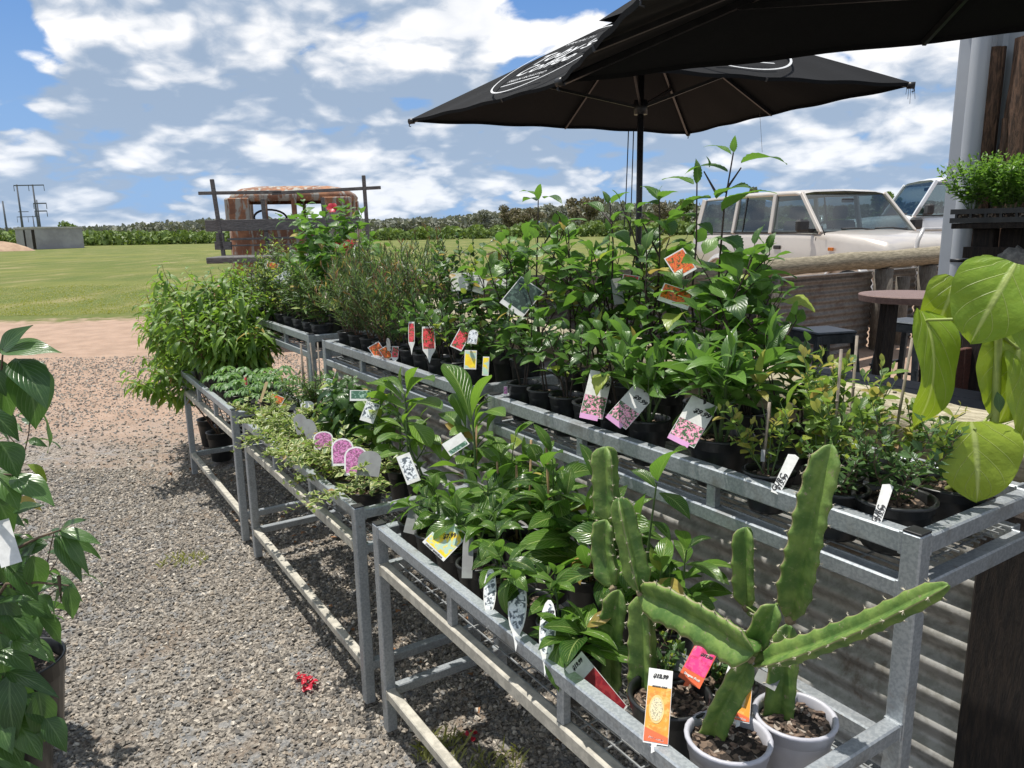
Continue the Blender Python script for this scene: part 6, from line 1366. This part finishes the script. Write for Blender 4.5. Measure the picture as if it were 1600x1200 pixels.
tagcard(728, 440, 46, 30, 2, 1.40, pic=None, tone=TW, label='large white folded tag'); tagcard(727, 463, 22, 24, 5, 1.42, pic='dark', ph=(.3, 1)); tagcard(750, 447, 18, 24, -20, 1.42, pic=None, tone=TW); tagcard(785, 442, 20, 14, -35, 1.42, pic=None, tone=TW)
tagcard(815, 464, 44, 56, -38, 1.38, pic='dark', border=.03, ph=(.14, 1)); 
for a in [(643, 528, 10, 58, -2, 'spear', 'red'), (670, 538, 21, 64, 0, 'spear', 'red'), (720, 530, 20, 36, -28, 'rect', 'red'), (739, 526, 15, 24, -10, 'round', 'white'), (735, 562, 19, 32, -4, 'rect', 'yellow'), (759, 572, 10, 32, -4, 'rect', 'yellow'), (590, 548, 20, 26, 30, 'rect', 'orange'), (603, 552, 14, 22, 28, 'rect', 'orange'), (617, 555, 11, 32, -6, 'spear', 'red'), (607, 538, 6, 22, 4, 'round', None)]:
    tagcard(a[0], a[1], a[2], a[3], a[4], 1.205, kind=a[5], pic=a[6])
tagcard(790, 610, 6, 14, 0, 1.20, pic='magenta', kind='rect'); tagcard(442, 432, 26, 12, 30, 1.25, pic='white'); tagcard(425, 416, 18, 14, -20, 1.3, pic='orange'); tagcard(345, 478, 16, 26, -10, 1.0, pic=None, tone=TW); tagcard(440, 425, 24, 22, -25, 1.42, pic='green'); tagcard(549, 462, 18, 16, -35, 1.42, pic=None, tone=TW)
# middle rack, lower shelf
for a in [(505, 688, 30, 30, 0, 'round', 'magenta'), (535, 706, 34, 46, -3, 'round', 'magenta'), (556, 720, 36, 48, -4, 'round', 'magenta'), (577, 724, 36, 42, -10, 'round', None), (484, 670, 20, 34, 14, 'round', None), (470, 662, 20, 34, 10, 'round', None)]: tagcard(a[0], a[1], a[2], a[3], a[4], .84, kind=a[5], pic=a[6])
tagcard(507, 654, 18, 14, 0, .98, pic='dark', kind='round', tone=TW); tagcard(432, 624, 22, 15, -30, .93, pic='orange'); tagcard(480, 634, 20, 16, 0, .98, kind='round', pic=None, tone=TW); tagcard(412, 612, 5, 36, -20, .9, kind='stake', pic=None, tone=simple('pale_wood_tag', (.5, .38, .2), None, 20, .8)); tagcard(384, 595, 5, 18, 0, .9, pic='red')
for a in [(513, 601, 12, 20, -28, 'green'), (520, 613, 24, 20, 30, 'green'), (563, 618, 32, 18, -4, 'green'), (578, 644, 22, 34, -22, 'white')]: tagcard(a[0], a[1], a[2], a[3], a[4], .98, pic=a[5], ph=(.2, 1))
# nearest rack, lower shelf
tagcard(712, 694, 36, 24, 32, 1.0, pic='green', ph=(0, .35)); tagcard(638, 732, 22, 50, 18, .95, pic='white', border=.12)
tagcard(696, 842, 46, 56, -46, .83, pic='yellow', border=.04, ph=(.1, 1), price=('$7.99', .20, .05, .25, .9), lines=[('DWARF GARDENIA', .085, 0, -.93, 0, INK)])
tagcard(646, 812, 26, 46, -18, .85, kind='stake', pic=None); tagcard(731, 866, 17, 76, -4, .84, kind='round', pic=None)
for a in [(765, 932, 20, 94, -4, 'oval'), (808, 955, 30, 124, -3, 'oval'), (855, 995, 26, 122, -4, 'oval')]: tagcard(a[0], a[1], a[2], a[3], a[4], .80, kind='oval', pic='white', price=('$7.99', .26, .05, .62, .2))
tagcard(1020, 935, 18, 22, 12, .95, pic=None)
ra = [q for q in PLANTS if q[0].name.startswith('potted_cactus')]
cacA, cacB, cacC = [(q[0], q[1]) for q in ra[:3]]
# dark red card lying slanted against the cactus pot
o, pt, n, PP = tagcard(932, 1075, 44, 108, 50, .83, pic='dred', border=.03, ph=(0, .72), root=cacA, yaw=.5, price=('$19.99', .2, .0, .84)); mb = MB(); mb.tube([pt(-.8, .95), atb(868, 1010, .83), atb(845, 965, .83)], .0009, 4); PP(mb, 'tie', GREYSTAKE, parent=o)
def passion(x, y, w_, h_, rl, b, root, price=True):
    o, pt, n, PP = tagcard(x, y, w_, h_, rl, b, kind='stepped', pic='fruit', border=.02, ph=(.10, .78), root=root, price=('$12.99', .22, .0, .82) if price else None, lines=[('Passionfruit', .13, 0, -.66, -.12, TW), ('PANAMA GOLD', .085, 0, .56, 0, INK)])
    k = MB(); th = np.linspace(0, 2*pi, 25)[:-1]
    k.add([pt(-.12+.62*cos(t), .02+.34*math.sin(t), .0012) for t in th], [list(range(24))], 0); k.add([pt(-.12+.50*cos(t), .02+.28*math.sin(t), .0016) for t in th], [list(range(24))], 1)
    k.quad([pt(-.96, -.74, .0012), pt(.96, -.74, .0012), pt(.96, -.60, .0012), pt(-.96, -.42, .0012)], 2); PP(k, 'print', [simple('fruit_rind', (.75, .55, .22), None, 30, .4), SEED, OREDM], parent=o)
passion(1028, 1110, 38, 128, -3, bB_-.075, cacB); passion(1158, 1092, 30, 88, -2, bC_-.075, cacC, False)
o, pt, n, PP = tagcard(1090, 1040, 36, 78, -24, bA_+.07, kind='stepped', pic='hotpink', border=.03, ph=(.34, 1), tone=OREDM, price=('$19.99', .18, .3, .5, .1), lines=[('Dragon Fruit', .14, 0, -.52, 0, TW)])
tagcard(1150, 1045, 24, 40, -14, bA_+.06, pic='white', ph=(0, .3), price=('$9.99', .3, 0, .5)); tagcard(1198, 1062, 34, 20, -20, bC_-.02, pic=None, root=cacC); tagcard(1062, 1035, 30, 30, -20, bA_+.08, pic=None)
# handwritten stake labels
for (x, y, w_, h_, rl) in ((1226, 740, 18, 72, -20), (1378, 788, 17, 72, -10)): tagcard(x, y, w_, h_, rl, 1.20, kind='stake', pic=None, tone=TW, lines=[('$15.99', .58, .28, -.42, 1.45, INK), ('GURC', .62, -.32, -.50, 1.45, INK)], name='stake_label')
tagcard(1405 if False else 1192, 712, 6, 20, 0, 1.2, pic=None)
rl_, Pl_, *_ = min(PLANTS, key=lambda q: np.linalg.norm(W(q[2], q[3], 0)[:2]-np.array([-1.14, 1.42])))
tagcard(8, 848, 28, 76, 6, y=1.33, pic=None, tone=TW, root=(rl_, Pl_), lines=[('Shade tree', .16, 0, .3, 1.5, INK)] if False else None, label='white hanging tag among the leaves')

# ------------------------------------------------------------------ ground litter
def petals(x, y, n, size, seed, lab):
    c = atz(x, y, 0); c[2] = float(hz(c[0], c[1]))+.012; root = thing('fallen_flower', c, lab, 'flower', 'fallen red flowers'); P_ = PART(root); r = np.random.default_rng(seed); mb = MB()
    a = r.random(n)*6.28; q = c+np.stack([np.cos(a)*.007, np.sin(a)*.007, r.random(n)*.014], -1)*r.random((n, 1))*1.8
    leaves(mb, q, np.stack([np.cos(a), np.sin(a), .5*r.random(n)], -1), np.array([0, 0, 1.])+r.normal(size=(n, 3))*.3, size*(.6+.6*r.random(n)), size*1.25, 'ellip', .8*r.random(n), .5, rng=r, wave=.05, fine=2); P_(mb, 'petals', REDF)
petals(472, 1060, 8, .018, 1, 'red fallen bloom on the gravel left of the nearest rack leg'); petals(483, 1073, 15, .022, 2, 'larger red fallen bloom just in front of the other on the gravel'); petals(737, 1150, 5, .018, 3, 'dull red fallen bloom in the shade under the nearest rack')
LIT = simple('dead_leaf', (.36, .17, .07), (.20, .10, .045), 40, .8); r = np.random.default_rng(6)
mb = MB(); s = -5+4.4*r.random(170); b = .82+1.0*r.random(170)**1.2; P = np.array([W(a, c, 0) for a, c in zip(s, b)]); P[:, 2] = hz(P[:, 0], P[:, 1])+.008
a = r.random(170)*6.28; leaves(mb, P, np.stack([np.cos(a), np.sin(a), .25*r.random(170)], -1), Zv+r.normal(size=(170, 3))*.3, .02+.03*r.random(170), .014+.012*r.random(170), 'small', .9*r.random(170), .5*r.random(170), rng=r)
tag(mb.build('leaf_litter', LIT), 'dry brown leaves scattered beneath the racks', 'leaf litter', kind='stuff')
for i, (x, y) in enumerate([(295, 737), (262, 744)]):
    c = atz(x, y, 0); c[2] += .01; root = thing('dead_leaf', c, ['orange brown dead leaf beside the far rack leg', 'small brown dead leaf left of the far rack leg'][i], 'leaf'); mb = MB(); leaves(mb, c+np.array([[0, 0, 0], [.02, .01, .01]]), np.array([[1, .2, .2], [-.6, 1, .1]]), Zv, .06-.02*i, .045-.015*i, 'ovate', .8, .4, rng=r, fine=2, wave=.04); PART(root)(mb, 'leaf', LIT)
